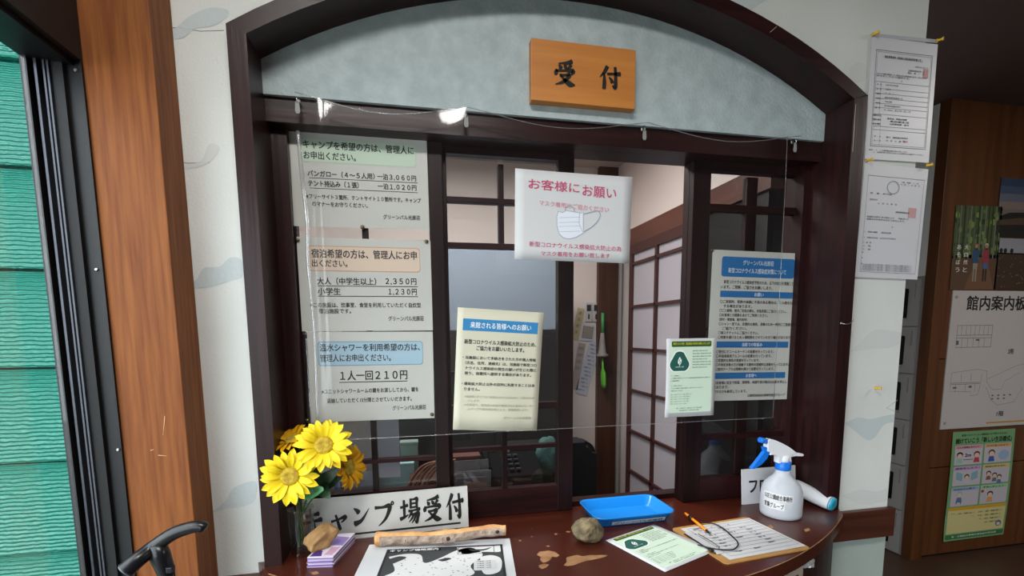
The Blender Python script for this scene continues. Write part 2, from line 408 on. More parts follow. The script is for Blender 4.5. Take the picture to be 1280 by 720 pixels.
# reception wall, with the hatch cut out of it
wb = MB()
IN_L, IN_R = -.325, 1.16
OC, OR_ = (.418, .898), 1.455          # outer circle of the arch
IC, IR = (.4175, .873), 1.444          # inner circle
def arc(c, r, xa, xb, n=28):
    return [(x, c[1] + math.sqrt(r*r-(x-c[0])**2)) for x in [xa+(xb-xa)*i/n for i in range(n+1)]]
poly = [(X0, 0), (XE, 0), (XE, CEIL), (X0, CEIL)]
th = .17
wb.box((X0, WY, 0), (IN_L-.01, WY+th, CEIL)); wb.box((IN_R+.01, WY, 0), (XE, WY+th, CEIL))
wb.box((IN_L-.01, WY, 0), (IN_R+.01, WY+th, .93))
top = arc((OC[0], OC[1]), OR_-.012, IN_L-.01, IN_R+.01)
for (xa, za), (xb, zb) in zip(top, top[1:]):
    wb.prism([(xa, za), (xb, zb), (xb, CEIL), (xa, CEIL)], th, (0, WY, 0), w=(0, 1, 0))
wall = struct(wb.build('wall_front', WALL))
# printed clouds of the wallpaper (flat print on it)
def cloud(px, py, w, h, seed, m, nm='printed_cloud', Y=WY):
    c = at(px, py, Y); rnd = random.Random(seed); P = []
    for k in range(36):
        a = 2*PI*k/36; lob = 1+.28*math.sin(2*a+seed)+.22*math.sin(3*a+seed*2.3)+.12*math.sin(5*a+seed)
        P.append((math.cos(a)*w/2*lob, math.sin(a)*h/2*(lob if math.sin(a) > 0 else .55)))
    b = MB(); b.prism(P, .0004, (c.x, Y-.0004, c.z), w=(0, 1, 0))
    return b.build(nm, m, wall)
for a in ((262, 32, .14, .05, 1, CLOUD), (262, 335, .10, .05, 2, CLOUD), (262, 386, .13, .02, 5, VEIN), (292, 618, .09, .05, 3, CLOUD), (278, 205, .12, .015, 3.3, VEIN),
          (905, 3, .10, .06, 2.5, CLOUD), (1096, 533, .10, .06, 2.2, CLOUD), (1105, 425, .10, .045, 4.4, VEIN), (1100, 620, .12, .03, 1.5, VEIN), (1062, 85, .06, .10, 3.8, VEIN)):
    pass
import itertools
def blob(pts, m, nm='printed_cloud', Y=WY):
    P = [at(x, y, Y) for x, y in pts]; P = bez(P+[P[0]], 5)[:-1]
    b = MB(); a = [b.b.verts.new((min(p.x, XE-.003), Y-.0006, p.z)) for p in P]; b.b.faces.new(a)
    return b.build(nm, m, wall)
blob([(203,45),(222,33),(238,20),(262,10),(283,12),(285,20),(268,32),(244,36),(228,48),(205,48)], CLOUD)
blob([(228,360),(245,350),(255,335),(275,333),(288,322),(302,325),(303,345),(285,352),(265,358),(240,361)], CLOUD)
blob([(262,642),(282,626),(292,610),(312,602),(320,604),(318,626),(300,634),(280,636)], CLOUD)
blob([(875,11),(900,-4),(940,-12),(962,-4),(948,6),(930,17),(905,15)], CLOUD)
blob([(1056,529),(1072,522),(1088,524),(1104,520),(1122,518),(1126,527),(1106,530),(1094,546),(1084,550),(1070,540)], CLOUD)
blob([(1062,440),(1078,425),(1095,412),(1128,415),(1140,410),(1120,432),(1090,436)], VEIN)
blob([(1052,620),(1075,612),(1098,614),(1126,604),(1118,622),(1080,630)], VEIN)
blob([(1062,85),(1072,78),(1082,82),(1084,98),(1070,104),(1062,100)], VEIN)
blob([(215,200),(235,205),(252,200),(262,180),(275,186),(260,204),(236,211),(218,206)], VEIN)
# pencil-thin cracks in the wallpaper
CR = mat('wall_crack', '#8c8c86', .8)
for pts in ([(203,34),(225,35),(250,39),(280,38)], [(212,200),(235,204),(262,203)], [(1055,352),(1062,345),(1066,352)], [(1122,500),(1108,510),(1124,516)]):
    P = [at(x, y, WY) for x, y in pts]
    MB().tube([(p.x, WY, p.z) for p in P], .0007, 5).build('crack', CR, wall)

# dado rail and the greenish paper below it
struct(MB().box((1.19, .012, .862), (1.428, WY, .952), .003).build('trim_1', DADO), 'brown wooden dado rail on the wall right of the counter')
LOW = mat('grey_green_wallpaper', '#a9b5ae', .8, bump=.2, bscale=90, var=.08)
struct(MB().box((1.19, WY-.003, 0), (XE+.001, WY, .862)).build('trim_2', LOW))
struct(MB().box((X0+.19, .012, .862), (-.37, WY, .945), .003).build('trim_3', DADO), 'brown wooden dado rail between post and counter')

# floor, ceiling, other walls
FLOOR = mat('brown_vinyl_floor', '#4a352a', .4, var=.2, vscale=3)
struct(MB().box((X0, -4.3, -.05), (6.2, 3.4, 0)).build('floor', FLOOR))
CE = mat('dark_brown_ceiling', '#5b4742', .8, bump=.1, bscale=40)
struct(MB().box((X0-.2, -4.3, CEIL), (6.2, 3.4, CEIL+.08)).build('ceiling', CE))
PLA = mat('grey_plaster', '#8f8a84', .85, bump=.1, bscale=60)
rb = MB(); rb.box((X0-.2, -4.3, 0), (6.2, -4.18, CEIL))
struct(rb.build('wall_back', PLA))
struct(MB().box((6.1, -4.3, 0), (6.2, 3.4, CEIL)).build('wall_right', PLA))
# left wall: low sill, lintel over the window, rear pier
lb = MB(); lb.box((X0-.01, -4.3, 2.0), (-.5865, -.0585, CEIL)); lb.box((X0-.12, -4.3, 2.15), (X0-.01, -.06, CEIL)); lb.box((X0-.01, -4.3, 0), (-.6, -4.1, 2.0)); lb.box((X0-.01, -4.1, 0), (-.6, -.06, .05))
struct(lb.build('wall_left', mat('black_brown_board', '#1c1412', .55)))

for lx, ly, nm_ in ((-.12, -1.12, 'white ceiling box added for the fill light behind the viewer'), (3.3, -.9, 'white ceiling box added for the fill light in the right hall')):  # unseen housings added over the two fill lights
    o = empty('fill_light_housing', (lx, ly, CEIL), nm_, 'lamp')
    MB().box((-.45, -.13, -.07), (.45, .13, 0), .005).build('housing', mat('lamp_white', '#e6e6e2', .5), o)
    MB().box((-.42, -.11, -.08), (.42, .11, -.069)).build('diffuser', MATS['lamp_white'], o)
# ---- left aluminium window: jamb with ribs, head, glass, screws
win = struct(empty('window_1', (X0, -.06, 0)), 'black aluminium window looking out on green siding')
kid(MB().box((-.66, -.064, .05), (-.5865, -.058, 2.0)).box((-.668, -.085, .05), (-.658, -.058, 2.0)).build('jamb', BLACKAL), win)
for xx, yy, w_ in ((-.652, -.078, .004), (-.640, -.076, .003), (-.634, -.076, .003)):
    kid(MB().box((xx, yy, .05), (xx+w_, -.064, 1.99)).build('jamb_rib', GREYAL if w_ > .0035 else mat('dull_aluminium', '#4c4f56', .4, .5)), win)
kid(MB().box((-.63, -.072, .05), (-.612, -.062, 2.0)).build('jamb_channel', mat('black_rubber', '#08080a', .6)), win)
kid(MB().box((-.668, -4.1, 1.99), (-.6, -.06, 2.03)).build('window_head', BLACKAL), win)
kid(MB().box((-.70, -4.1, .05), (-.62, -.06, .09)).build('window_sill', BLACKAL), win)
kid(MB().box((-.668, -2.12, .09), (-.648, -2.06, 1.99)).build('meeting_stile', BLACKAL), win)
kid(MB().box((-.662, -4.08, .09), (-.657, -2.10, 1.99)).build('pane', GLASS), win)
kid(MB().box((-.662, -2.10, .09), (-.657, -.09, 1.99)).build('pane', GLASS), win)
for px, py in ((95, 88), (121, 337), (148, 562)):
    p = at(px, py, -.064)
    kid(MB().lathe([(.003, 0), (.0035, .001), (.002, .003)], n=10).build('screw', STEEL), win)
    s_ = win.children[-1] if False else COL.objects[-1]
    s_.matrix_parent_inverse = Matrix(); s_.location = (p.x-X0, -.004-.0, p.z); s_.rotation_euler = (PI/2, 0, 0)

# ---- exterior siding, boards one by one
sid = struct(empty('wall_outside', (-.7, .3, 0)), 'teal green ribbed siding of the wing outside')
zs = [at(20, y, .30).z for y in (77.5, 212, 336, 460, 577, 690)]
pitch = (zs[0]-zs[-1])/5
bd0 = None
for k in range(-3, 9):
    zt = zs[0] - k*pitch
    if bd0 is None:
        b = MB(); b.b  # board tilted: lower edge proud
        P = [(0, 0), (-.022, 0), (-.010, pitch-.006), (0, pitch-.006)]
        b.prism([(y, z) for y, z in P], 3.3, (-4.0, .30, 0), u=(0, 1, 0), v=(0, 0, 1), w=(1, 0, 0)); bd0 = b.build('siding_board', TEAL, sid)
        o = bd0
    else:
        o = bd0.copy(); COL.objects.link(o); o.parent = sid
    o.location = (.7, -.3, zt - pitch)
kid(MB().box((-4.0, .30, -.3), (-.7, .34, 3.4)).build('backing', mat('dark_green_backing', '#06302b', .8)), sid)  # dark green sheet behind the siding boards
struct(MB().box((-9, -9, -.12), (X0-.12, .3, -.06)).build('ground', mat('outdoor_gravel', '#8d8f88', .9, var=.3, vscale=30)))

# ---- timber post
postm = MB().box((-.587, -.059, 0), (-.471, WY, CEIL), .002)
struct(postm.build('trim_4', POST), 'orange-brown timber post between window and wall')
HOLE = mat('pale_scratch', '#d8b48e', .7)
for a, b in (((206, 520), (204, 544)), ((188, 563), (192, 562)), ((198, 569), (208, 570))):
    p = at(*a, -.0595); q = at(*b, -.0595)
    MB().tube([(p.x, -.0592, p.z), (q.x, -.0592, q.z)], .0006, 5).build('scratch', HOLE, COL.objects['trim_4'])

# ================================================================== ARCHED HATCH
fr = struct(empty('trim_5', (.42, 0, .97)), 'dark brown arched wooden frame around the reception hatch')
zL = OC[1] + math.sqrt(OR_**2-(-.362-OC[0])**2); zi = IC[1] + math.sqrt(IR**2-(IN_L-IC[0])**2)
FD = .215
outer = arc(OC, OR_, -.362, 1.202); inner = arc(IC, IR, IN_L, IN_R)
kid(MB().prism([(-.362, .97), (IN_L, .97), (IN_L, zi), (-.362, zL)], FD, (0, 0, 0), w=(0, 1, 0)).build('jamb', DARK), fr)
kid(MB().prism([(1.202, .97), (IN_R, .97), (IN_R, zi), (1.202, zL)], FD, (0, 0, 0), w=(0, 1, 0)).build('jamb', DARK), fr)
ab = MB()
for i in range(len(outer)-1):
    vs = [(inner[i]), (inner[i+1]), (outer[i+1]), (outer[i])]
    ab.prism(vs, FD, (0, 0, 0), w=(0, 1, 0))
bmesh.ops.remove_doubles(ab.b, verts=ab.b.verts[:], dist=1e-5)
seen = {}
for f in ab.b.faces[:]:
    k = tuple(sorted(v.index for v in f.verts))
ab.b.verts.index_update()
dup = {}
for f in ab.b.faces[:]:
    k = tuple(sorted(v.index for v in f.verts)); dup.setdefault(k, []).append(f)
bmesh.ops.delete(ab.b, geom=[f for l in dup.values() if len(l) > 1 for f in l], context='FACES')
kid(ab.build('arch', DARKX), fr)
ip = [(x, z) for x, z in inner]
kid(MB().prism([(IN_L, 2.039)] + [(IN_R, 2.039)] + ip[::-1], .02, (0, .09, 0), w=(0, 1, 0)).build('infill_panel', INFILL), fr)
kid(MB().box((IN_L, .10, 1.985), (IN_R, .20, 2.0395)).build('lintel', DARKX), fr)
kid(MB().box((IN_L, .128, .97), (-.29, .20, 1.985)).build('side_strip', DARK), fr)
kid(MB().box((1.138, .128, .97), (IN_R, .20, 1.985)).build('side_strip', DARK), fr)
kid(MB().box((IN_L, .20, .955), (IN_R, .24, .985)).build('sill', DARKX), fr)
# pale worn chips and screws on the frame
CHIP = mat('pale_chip', '#cdb9a5', .7)
for a, b in (((971, 33), (963, 40)), ((1070, 130), (1066, 190))):
    p = at(*a, -.001); q = at(*b, -.001)
    kid(MB().tube([(p.x, -.0004, p.z), (q.x, -.0004, q.z)], .0007, 5).build('chip', CHIP), fr)

# ---- sliding sashes
def sash(n, Y, x0, x1, z0, z1, sw, vbars, hbars, skipv=(), label='', botr=.085, topr=.04, rsw=None):
    """x0..x1 outer; vbars: (x centre, width, z0, z1); hbars: (z0, z1)"""
    rsw = rsw or sw; D = .028
    o = struct(empty('window_%d' % n, ((x0+x1)/2, Y, z0)), label)
    kid(MB().box((x0, Y, z0), (x0+sw, Y+D, z1), .002).build('stile', SASH), o)
    kid(MB().box((x1-rsw, Y, z0), (x1, Y+D, z1), .002).build('stile', SASH), o)
    kid(MB().box((x0+sw, Y+.001, z0), (x1-rsw, Y+D-.001, z0+botr)).build('bottom_rail', DARKX), o)
    kid(MB().box((x0+sw, Y+.001, z1-topr), (x1-rsw, Y+D-.001, z1)).build('top_rail', DARKX), o)
    for a, b in hbars: kid(MB().box((x0+sw, Y+.003, a), (x1-rsw, Y+D-.004, b), .001).build('glazing_bar', DARKX), o)
    for xc, wd, a, b in vbars: kid(MB().box((xc-wd/2, Y+.004, a), (xc+wd/2, Y+D-.005, b), .001).build('glazing_bar', SASH), o)
    # panes between the bars
    zz = [z0+botr] + [v for h in hbars for v in h] + [z1-topr]; zz.sort()
    for k in range(0, len(zz), 2):
        a, b = zz[k], zz[k+1]; vb = [v for v in vbars if v[2] < (a+b)/2 < v[3]]
        xs = [x0+sw] + [t for v in vb for t in (v[0]-v[1]/2, v[0]+v[1]/2)] + [x1-rsw]
        for j in range(0, len(xs), 2): kid(MB().box((xs[j], Y+.012, a), (xs[j+1], Y+.015, b)).build('pane', GLASS), o)
    return o
YA, YB = .15, .172
def xa(px, Y, py=400): return at(px, py, Y).x
def za(px, py, Y): return at(px, py, Y).z
sash(2, YA, IN_L+.034, xa(554, YA, 250), .972, 1.985, xa(371, YA, 290)-IN_L-.034, [(xa(456, YA, 290), .015, 1.05, 1.95)],
     [(za(500, 578, YA), za(500, 573, YA)), (1.49, 1.50), (1.775, 1.785)], label='left sliding sash behind the three laminated price notices', botr=za(480, 614, YA)-.972, rsw=xa(554, YA, 250)-xa(536, YA, 250))
zb = lambda px, py: za(px, py, YB)
sash(3, YB, xa(546, YB, 220), xa(718, YB, 220), .972, 1.985, .025, [(xa(626.5, YB, 220), .015, zb(590, 310), 1.95), (xa(631.5, YB, 590), .015, 1.05, zb(680, 511))],
     [(zb(600, 565), zb(600, 560)), (zb(680, 511), zb(680, 503)), (zb(590, 310), zb(590, 303)), (zb(590, 253), zb(590, 246))], label='centre sliding sash left of the open gap', botr=zb(600, 614)-.972, topr=1.985-zb(590, 193), rsw=xa(718, YB, 220)-xa(698, YB, 220))
sash(4, YA, xa(867, YA, 230), xa(1024, YA, 230)-.006, .972, 1.985, xa(889, YA, 230)-xa(867, YA, 230), [(xa(942, YA, 230), .036, 1.05, 1.95)],
     [(za(900, 550, YA), za(900, 543, YA)), (za(900, 505, YA)+.01, za(900, 500, YA)+.018), (1.50, 1.51), (za(910, 264, YA), za(910, 255, YA))], label='right sliding sash behind the blue-headed notice', botr=za(900, 596, YA)-.972, topr=1.985-za(910, 214, YA), rsw=xa(1024, YA, 230)-.006-xa(1005, YA, 230))
struct(MB().box((xa(861, YB, 230), YB, .972), (xa(866, YB, 230)+.03, YB+.028, 1.985), .002).build('trim_6', SASH), 'dark post at the right of the open gap')

# ================================================================== COUNTER
ctr = empty('reception_counter', (.41, 0, .95), 'long worn reddish brown reception counter bulging out below the arched hatch', 'counter')
CX0, CX1 = -.385, 1.225
def bulge(x, s=.292):
    t = (x-.42)/.805; return -s*max(0, 1-abs(t)**2.15) + 0.0
xs = [CX0+(CX1-CX0)*i/40 for i in range(41)]
front = [(x, bulge(x)) for x in xs]
front[0] = (CX0, .03); front[-1] = (CX1, .01)
b = MB(); b.prism([(CX0, .029)] + [(x, y) for x, y in front[1:-1]] + [(CX1, .029), (IN_R-.001, .029), (IN_R-.001, .20), (IN_L+.001, .20), (IN_L+.001, .029)], -.036, (0, 0, .97), u=(1,0,0), v=(0,1,0), w=(0,0,1))
kid(b.build('counter_top', COUNTER), ctr)
kid(MB().tube([(x, y-.0005, .9685) for x, y in front[1:-1]], .0012, 6).build('worn_edge', WORN), ctr)
ap = [(x, bulge(x, .272)+.012) for x in xs[2:-2]]
b = MB(); b.prism([(x, y) for x, y in ap] + [(x, y+.02) for x, y in ap[::-1]], -.87, (0, 0, .934), u=(1,0,0), v=(0,1,0), w=(0,0,1))
kid(b.build('apron', DARKX), ctr)
def patch(pts, nm='worn_patch'):
    P = [atz(x, y, .97) for x, y in pts]
    b = MB(); b.b.faces.new([b.b.verts.new((p.x, p.y, .9704)) for p in P]); return kid(b.build(nm, WORN), ctr)
def zz(pts): return [(600+x/4.267, 600+y/4.267) for x, y in pts]
patch(zz([(303,400),(318,382),(350,380),(362,376),(400,384),(425,402),(410,412),(385,410),(372,430),(350,440),(335,442),(320,425),(325,412)]))
patch(zz([(313,455),(340,447),(370,452),(352,468),(330,476),(315,466)]))
patch(zz([(445,455),(462,440),(460,415),(480,408),(520,400),(545,408),(590,400),(625,402),(650,400),(682,402),(670,410),(640,418),(610,424),(560,434),(540,440),(500,456),(462,460)]))
patch(zz([(348,352),(362,350),(375,353),(365,357)])); patch(zz([(455,276),(470,272),(488,278),(470,282)])); patch(zz([(268,302),(278,299),(284,303),(272,306)])); patch(zz([(204,322),(215,319),(224,324),(212,329)]))
patch(zz([(395,288),(405,284),(415,290),(404,294)])); patch([(1054,566+80),(1050,650),(1047,655),(1049,650)])
patch([(958, 658), (964, 656), (967, 660), (961, 662)]); patch([(1005, 662), (1011, 660), (1013, 663), (1007, 665)]); patch([(388, 716), (396, 714), (399, 717), (392, 719)])

# ================================================================== NOTICES ON THE SASHES
NY = .1485
PIN = mat('bronze_screw', '#6d6048', .35, .8)
def screw(px, py, Y, where, grp='screws holding the laminated notices'):
    p = at(px, py, Y)
    o = MB().lathe([(.001, 0), (.0052, .0005), (.0048, .002), (.003, .0032), (.0005, .0036)], n=12).build('screw', PIN)
    o.location = (p.x, Y, p.z); o.rotation_euler = (PI/2, 0, 0); tag(o, where, 'screw', grp); return o
def put(sheet_fn, name, m, label, cat, tl, tr, bl, br, Y, group=None, deform=None, **kw):
    """sheet whose corners are seen at these four pixels, on the plane Y"""
    A, B, Cc, D = at(*tl, Y), at(*tr, Y), at(*bl, Y), at(*br, Y)
    wd = ((B-A).length + (D-Cc).length)/2; ht = ((A-Cc).length + (B-D).length)/2
    ang = math.atan2((B.z-A.z)+(D.z-Cc.z), (B.x-A.x)+(D.x-Cc.x))
    ctr_ = (A+B+Cc+D)/4; S = Sheet(wd, ht, deform); sheet_fn(S)
    ux = Vector((math.cos(ang), 0, math.sin(ang))); uz = Vector((-math.sin(ang), 0, math.cos(ang)))
    loc = ctr_ - ux*wd/2 - uz*ht/2
    return S.build(name, m, label, cat, loc, (0, -ang, 0), group, **kw)

K = '#262626'
def n1(s):
    s.r(.085, .105, .83, .24, '#b9cdb8', .008); s.r(.09, .115, .82, .22, '#c3d6c2', .008, .0006)
    s.t('キャンプを希望の方は、管理人に', .10, .125, .80, .085, K, .02); s.t('お申出ください。', .10, .235, .37, .08, K, .02)
    s.t('バンガロー（４～５人用）', .12, .425, .48, .065, K, .02); s.t('一泊３,０６０円', .62, .425, .29, .065, K, .02)
    s.t('テント持込み（１張）', .12, .525, .36, .065, K, .02); s.t('一泊１,０２０円', .62, .525, .29, .065, K, .02)
    s.r(.13, .500, .79, .006, K); s.r(.13, .603, .79, .006, K)
    s.t('※フリーサイト３箇所、テントサイト１０箇所です。キャンプ', .10, .665, .84, .05, K); s.t('のマナーをお守りください。', .14, .74, .40, .05, K)
    s.t('グリーンパル光原荘', .65, .85, .28, .05, K)
def n2(s):
    s.r(.075, .085, .84, .27, '#c9a18a', .008); s.r(.08, .095, .83, .25, '#d8c3b0', .008, .0006)
    s.t('宿泊希望の方は、管理人にお申', .10, .12, .79, .095, K, .02); s.t('出ください。', .10, .23, .26, .08, K, .02)
    s.t('大人（中学生以上）', .13, .42, .44, .08, K, .02); s.t('２,３５０円', .64, .42, .24, .075, K, .02)
    s.t('小学生', .13, .53, .17, .08, K, .02); s.t('１,２３０円', .66, .535, .22, .075, K, .02)
    s.r(.13, .508, .76, .008, K); s.r(.13, .618, .76, .008, K)
    s.t('※この施設は、炊事室、食堂を利用していただく自炊型', .07, .69, .84, .055, K); s.t('宿泊施設です。', .13, .755, .24, .055, K)
    s.t('グリーンパル光原荘', .65, .84, .28, .055, K)
def n3(s):
    s.r(.075, .105, .84, .27, '#7d9fb5', .008); s.r(.08, .115, .83, .25, '#a3c0d0', .008, .0006)
    s.t('温水シャワーを利用希望の方は、', .09, .13, .80, .085, K, .02); s.t('管理人にお申出ください。', .09, .245, .56, .085, K, .02)
    s.t('１人一回２１０円', .24, .43, .54, .11, K, .02); s.r(.23, .555, .55, .009, K)
    s.t('※ユニットシャワールームの鍵をお渡ししてから、鍵を', .09, .63, .78, .055, K); s.t('返納していただく15分間とさせていいだきます。', .13, .735, .68, .055, K)
    s.t('グリーンパル光原荘', .65, .84, .28, .055, K)
put(n1, 'laminated_notice', LAMIN, 'top left laminated price notice with a green heading about camping', 'notice', (360,157), (534,170), (366,283), (536,287), NY)
put(n2, 'laminated_notice', LAMIN, 'middle left laminated price notice with a pinkish heading about staying', 'notice', (368,297), (538,300), (380,413), (541,413.5), NY)
put(n3, 'laminated_notice', LAMIN, 'bottom left laminated notice with a blue heading about hot showers', 'notice', (382,414.5), (541,415), (391,528.5), (543,522), NY-.0012)
def n4(s):
    BL = '#2a6da8'; s.r(.10, .04, .78, .13, BL, .008)
    s.t('グリーンパル光原荘', .32, .06, .33, .032, '#d3e0ea'); s.t('新型コロナウイルス感染症対策について', .17, .112, .62, .034, '#d3e0ea')
    s.t('新型コロナウイルス感染症予防のため、以下の対応を実施して', .13, .192, .75, .024); s.t('います。ご理解、ご協力をお願いします。', .10, .225, .55, .024)
    s.r(.10, .262, .78, .042, BL); s.t('お願い', .46, .27, .10, .026, '#d3e0ea')
    R = ['〇ご来館時、発熱や体調に不良のある場合は、ご入館をお断り', '　する場合があります。', '〇ご入館時、館内ご利用の際も、手指消毒にご協力ください。', '〇お客様との間隔をあけてご利用ください。', '（受付・喫煙場、館内各所）', '〇シャンー室では、定期的な換気、消毒のため一時的にご遠慮に', '　ご協力ください。', '〇咳エチケットにご協力ください。', '〇密集を避けるため入場制限をさせていただく場合があります。']
    ww = [.84, .30, .72, .52, .30, .80, .26, .43, .80]
    for i, r in enumerate(R): s.t(r, .10 if not r.startswith('　') else .14, .322+i*.0295, ww[i], .022)
    s.r(.09, .597, .78, .042, BL); s.t('当館での取組み', .36, .605, .22, .026, '#d3e0ea')
    R = ['〇受付にビニールカーテンの設置を行っています。', '〇手指消毒用アルコールの設置を行っています。', '〇定期的な換気の実施を行っています。', '〇不特定多数の方が接触する箇所の定期的な消毒を行っています。', '〇館内テーブルは間隔を開けて設置を行っています。']
    for i, r in enumerate(R): s.t(r, .09, .655+i*.0295, (.62, .60, .47, .80, .64)[i], .022)
    s.r(.08, .808, .78, .042, BL); s.t('お客様へ', .42, .816, .12, .026, '#d3e0ea')
    for i, r in enumerate(['〇お客様に安全で快適、発熱等、体調不良の場合は出勤を停止し', '　ております。', '〇マスクを着用しています。']): s.t(r, .08, .865+i*.03, (.80, .16, .36)[i], .022)
    s.t('公園管理者総合事務所施設グループ', .45, .958, .42, .02)
put(n4, 'laminated_notice', LAMIN, 'tall laminated notice with blue heading bars on the right sash', 'notice', (888,310), (1006,319), (884,503), (996,497), NY)
for (px, py), l in (((362,160),'dark screw head at the top left corner of the green-headed notice'), ((531,172),'dark screw head at the top right corner of the green-headed notice'), ((453,284),'dark screw head midway under the green-headed notice'),
                   ((372,300),'dark screw head at the top left corner of the pink-headed notice'), ((533,302),'dark screw head at the top right corner of the pink-headed notice'),
                   ((540,518),'dark screw head at the bottom right corner of the blue-headed notice'), ((384,526),'dark screw head at the bottom left corner of the shower notice'),
                   ((890,313),'dark screw head at the top left corner of the tall right notice'), ((1003,321),'dark screw head at the top right corner of the tall right notice'), ((992,496),'dark screw head at the bottom right corner of the tall right notice')):
    screw(px, py, NY-.002, l)

# ================================================================== VINYL CURTAIN AND THE SHEETS ON IT
CVY = .058
hooks = [(373,127), (582,145), (803,162), (990,178)]
hx = [at(*h, .09).x for h in hooks]
def curtain():
    b = MB(); x0, x1, z0, z1 = -.243, 1.012, 1.245, 2.035; nx, nz = 150, 60
    import bisect
    def P(i, j):
        u = i/nx; t = j/nz; x = x0+(x1-x0)*u
        hd = sorted(abs(x-h) for h in hx)[0]
        # distance along the span between hooks
        span = 0
        for a, c in zip(hx, hx[1:]):
            if a <= x <= c: span = (x-a)/(c-a)
        sag = .028*math.sin(PI*span)**1.2
        z = z1 - sag*(1-t)**3 - (z1-z0)*t + .012*math.exp(-(x-x0)*9)*t
        y = CVY
        y += .003*math.sin(PI*span*3+t*14)*math.exp(-t*9) + .0025*math.sin(x*23+t*5)*math.exp(-t*3)
        y += .0022*math.sin(x*9+1)*t + .0012*noise.noise(Vector((x*5, t*3, 0)))
        if x < x0+.05: y += .010*math.sin((x-x0)*120)*(.3+.7*abs(math.sin(t*3+.4)))
        return (x, y, z)
    g = [[b.b.verts.new(P(i, j)) for i in range(nx+1)] for j in range(nz+1)]
    for j in range(nz):
        for i in range(nx):
            f = b.b.faces.new((g[j][i], g[j+1][i], g[j+1][i+1], g[j][i+1])); f.smooth = True
    return b.build('vinyl_curtain', VINYL)
cur = tag(curtain(), 'clear vinyl curtain hanging from the lintel of the hatch', 'curtain')
HEM = film('vinyl_cut_edge', (.8, .8, .8, 1), 3, .1, 1.5, .12)
MB().tube([(1.012, .0575, 1.245), (1.0125, .058, 1.6), (1.012, .058, 1.9), (1.012, .06, 2.03)], .0009, 6).build('cut_edge', HEM, cur)
te = []
for a_, c_ in zip(hx, hx[1:]):
    for k in range(13): te.append((a_+(c_-a_)*k/12, .060, 2.034-.030*math.sin(PI*k/12)**1.2))
MB().tube([p_ for i_, p_ in enumerate(te) if i_ == 0 or (Vector(p_)-Vector(te[i_-1])).length > 1e-4], .0011, 6).build('top_edge', HEM, cur)
MB().tube([(-.24+.0417*i, .0575+.002*math.sin(i*.8), 1.2455) for i in range(31)], .0009, 6).build('bottom_edge', HEM, cur)
MB().tube(bez([(-.249, .056, 1.95), (-.244, .050, 1.85), (-.238, .048, 1.75), (-.242, .052, 1.66), (-.238, .054, 1.5), (-.242, .054, 1.30)], 6), [.0045]*20+[.003]*11, 10).build('rolled_fold', film('vinyl_fold', (.93, .93, .93, 1), 4, .12, 1.5, .06), cur)
for i, (px, py) in enumerate(hooks):
    p = at(px, py, .09); o = empty('curtain_hook', (p.x, .09, p.z), ('leftmost', 'second', 'third', 'rightmost')[i] + ' small steel hook under the blue panel holding the clear curtain', 'hook', 'hooks of the clear curtain')
    MB().tube([(0, 0, .006), (0, -.008, .007), (0, -.014, .003), (0, -.016, -.004), (0, -.012, -.009), (0, -.008, -.006)], .0016, 8).build('hook', CHROME, o)
    MB().lathe([(.005, 0), (.005, .002), (.003, .003)], n=12).build('base_plate', STEEL, o).rotation_euler = (PI/2, 0, 0)
    t_ = MB().prism([(-.004, 0), (.004, 0), (.0055, -.02), (.003, -.025), (-.003, -.025), (-.0055, -.02)], .0008, (0, -.013, -.006), w=(0, 1, 0)).build('tab', film('tab_film_%d' % i, (.55, .55, .55, 1), 1.5, .1, 1.5, .35), o)

PINK = '#c0406c'
def mask(s):
    s.t('お客様に', .11, .095, .43, .115, PINK, .008, skew=.03); s.t('お願い', .565, .125, .295, .125, PINK, .008, skew=.05)
    s.t('マスク着用にご協力ください', .20, .325, .60, .06, '#d793a2', skew=.06)
    G = '#8d98ac'
    body = [(.36,.44),(.40,.45),(.43,.425),(.56,.445),(.575,.43),(.58,.67),(.52,.72),(.46,.745),(.41,.735),(.37,.69),(.352,.60),(.35,.50)]
    s.poly(body, '#dfe4ee', .0006); s.line(body, .0012, G, closed=True)
    for y in (.50, .555, .60, .66): s.line([(.37, y+.01), (.46, y+.0), (.55, y-.01)], .0007, G)
    s.line([(.545,.44),(.54,.56),(.575,.66)], .001, G)
    s.line([tuple(p)[:2] for p in bez([(.58,.455,0),(.64,.43,0),(.705,.41,0),(.725,.46,0),(.70,.53,0),(.65,.60,0),(.585,.655,0)], 5)], .0022, G)
    s.line([tuple(p)[:2] for p in bez([(.42,.425,0),(.43,.385,0),(.46,.37,0),(.49,.39,0),(.50,.43,0)], 5)], .0018, G)
    s.t('新型コロナウイルス感染拡大防止の為', .12, .79, .80, .06, PINK, .003, skew=.02); s.t('マスク着用をお願い致します', .22, .895, .60, .055, PINK, .003)
MY = .046
put(mask, 'mask_notice', PAPER, 'white sheet with pink writing and a face mask drawing taped to the clear curtain', 'notice', (643,211), (788,223), (643,325), (787,329), MY,
    deform=lambda u, v: -.012*(u-.5)**2*(1-v) - .006*max(0, u-.8)*math.sin(v*7) - .004)
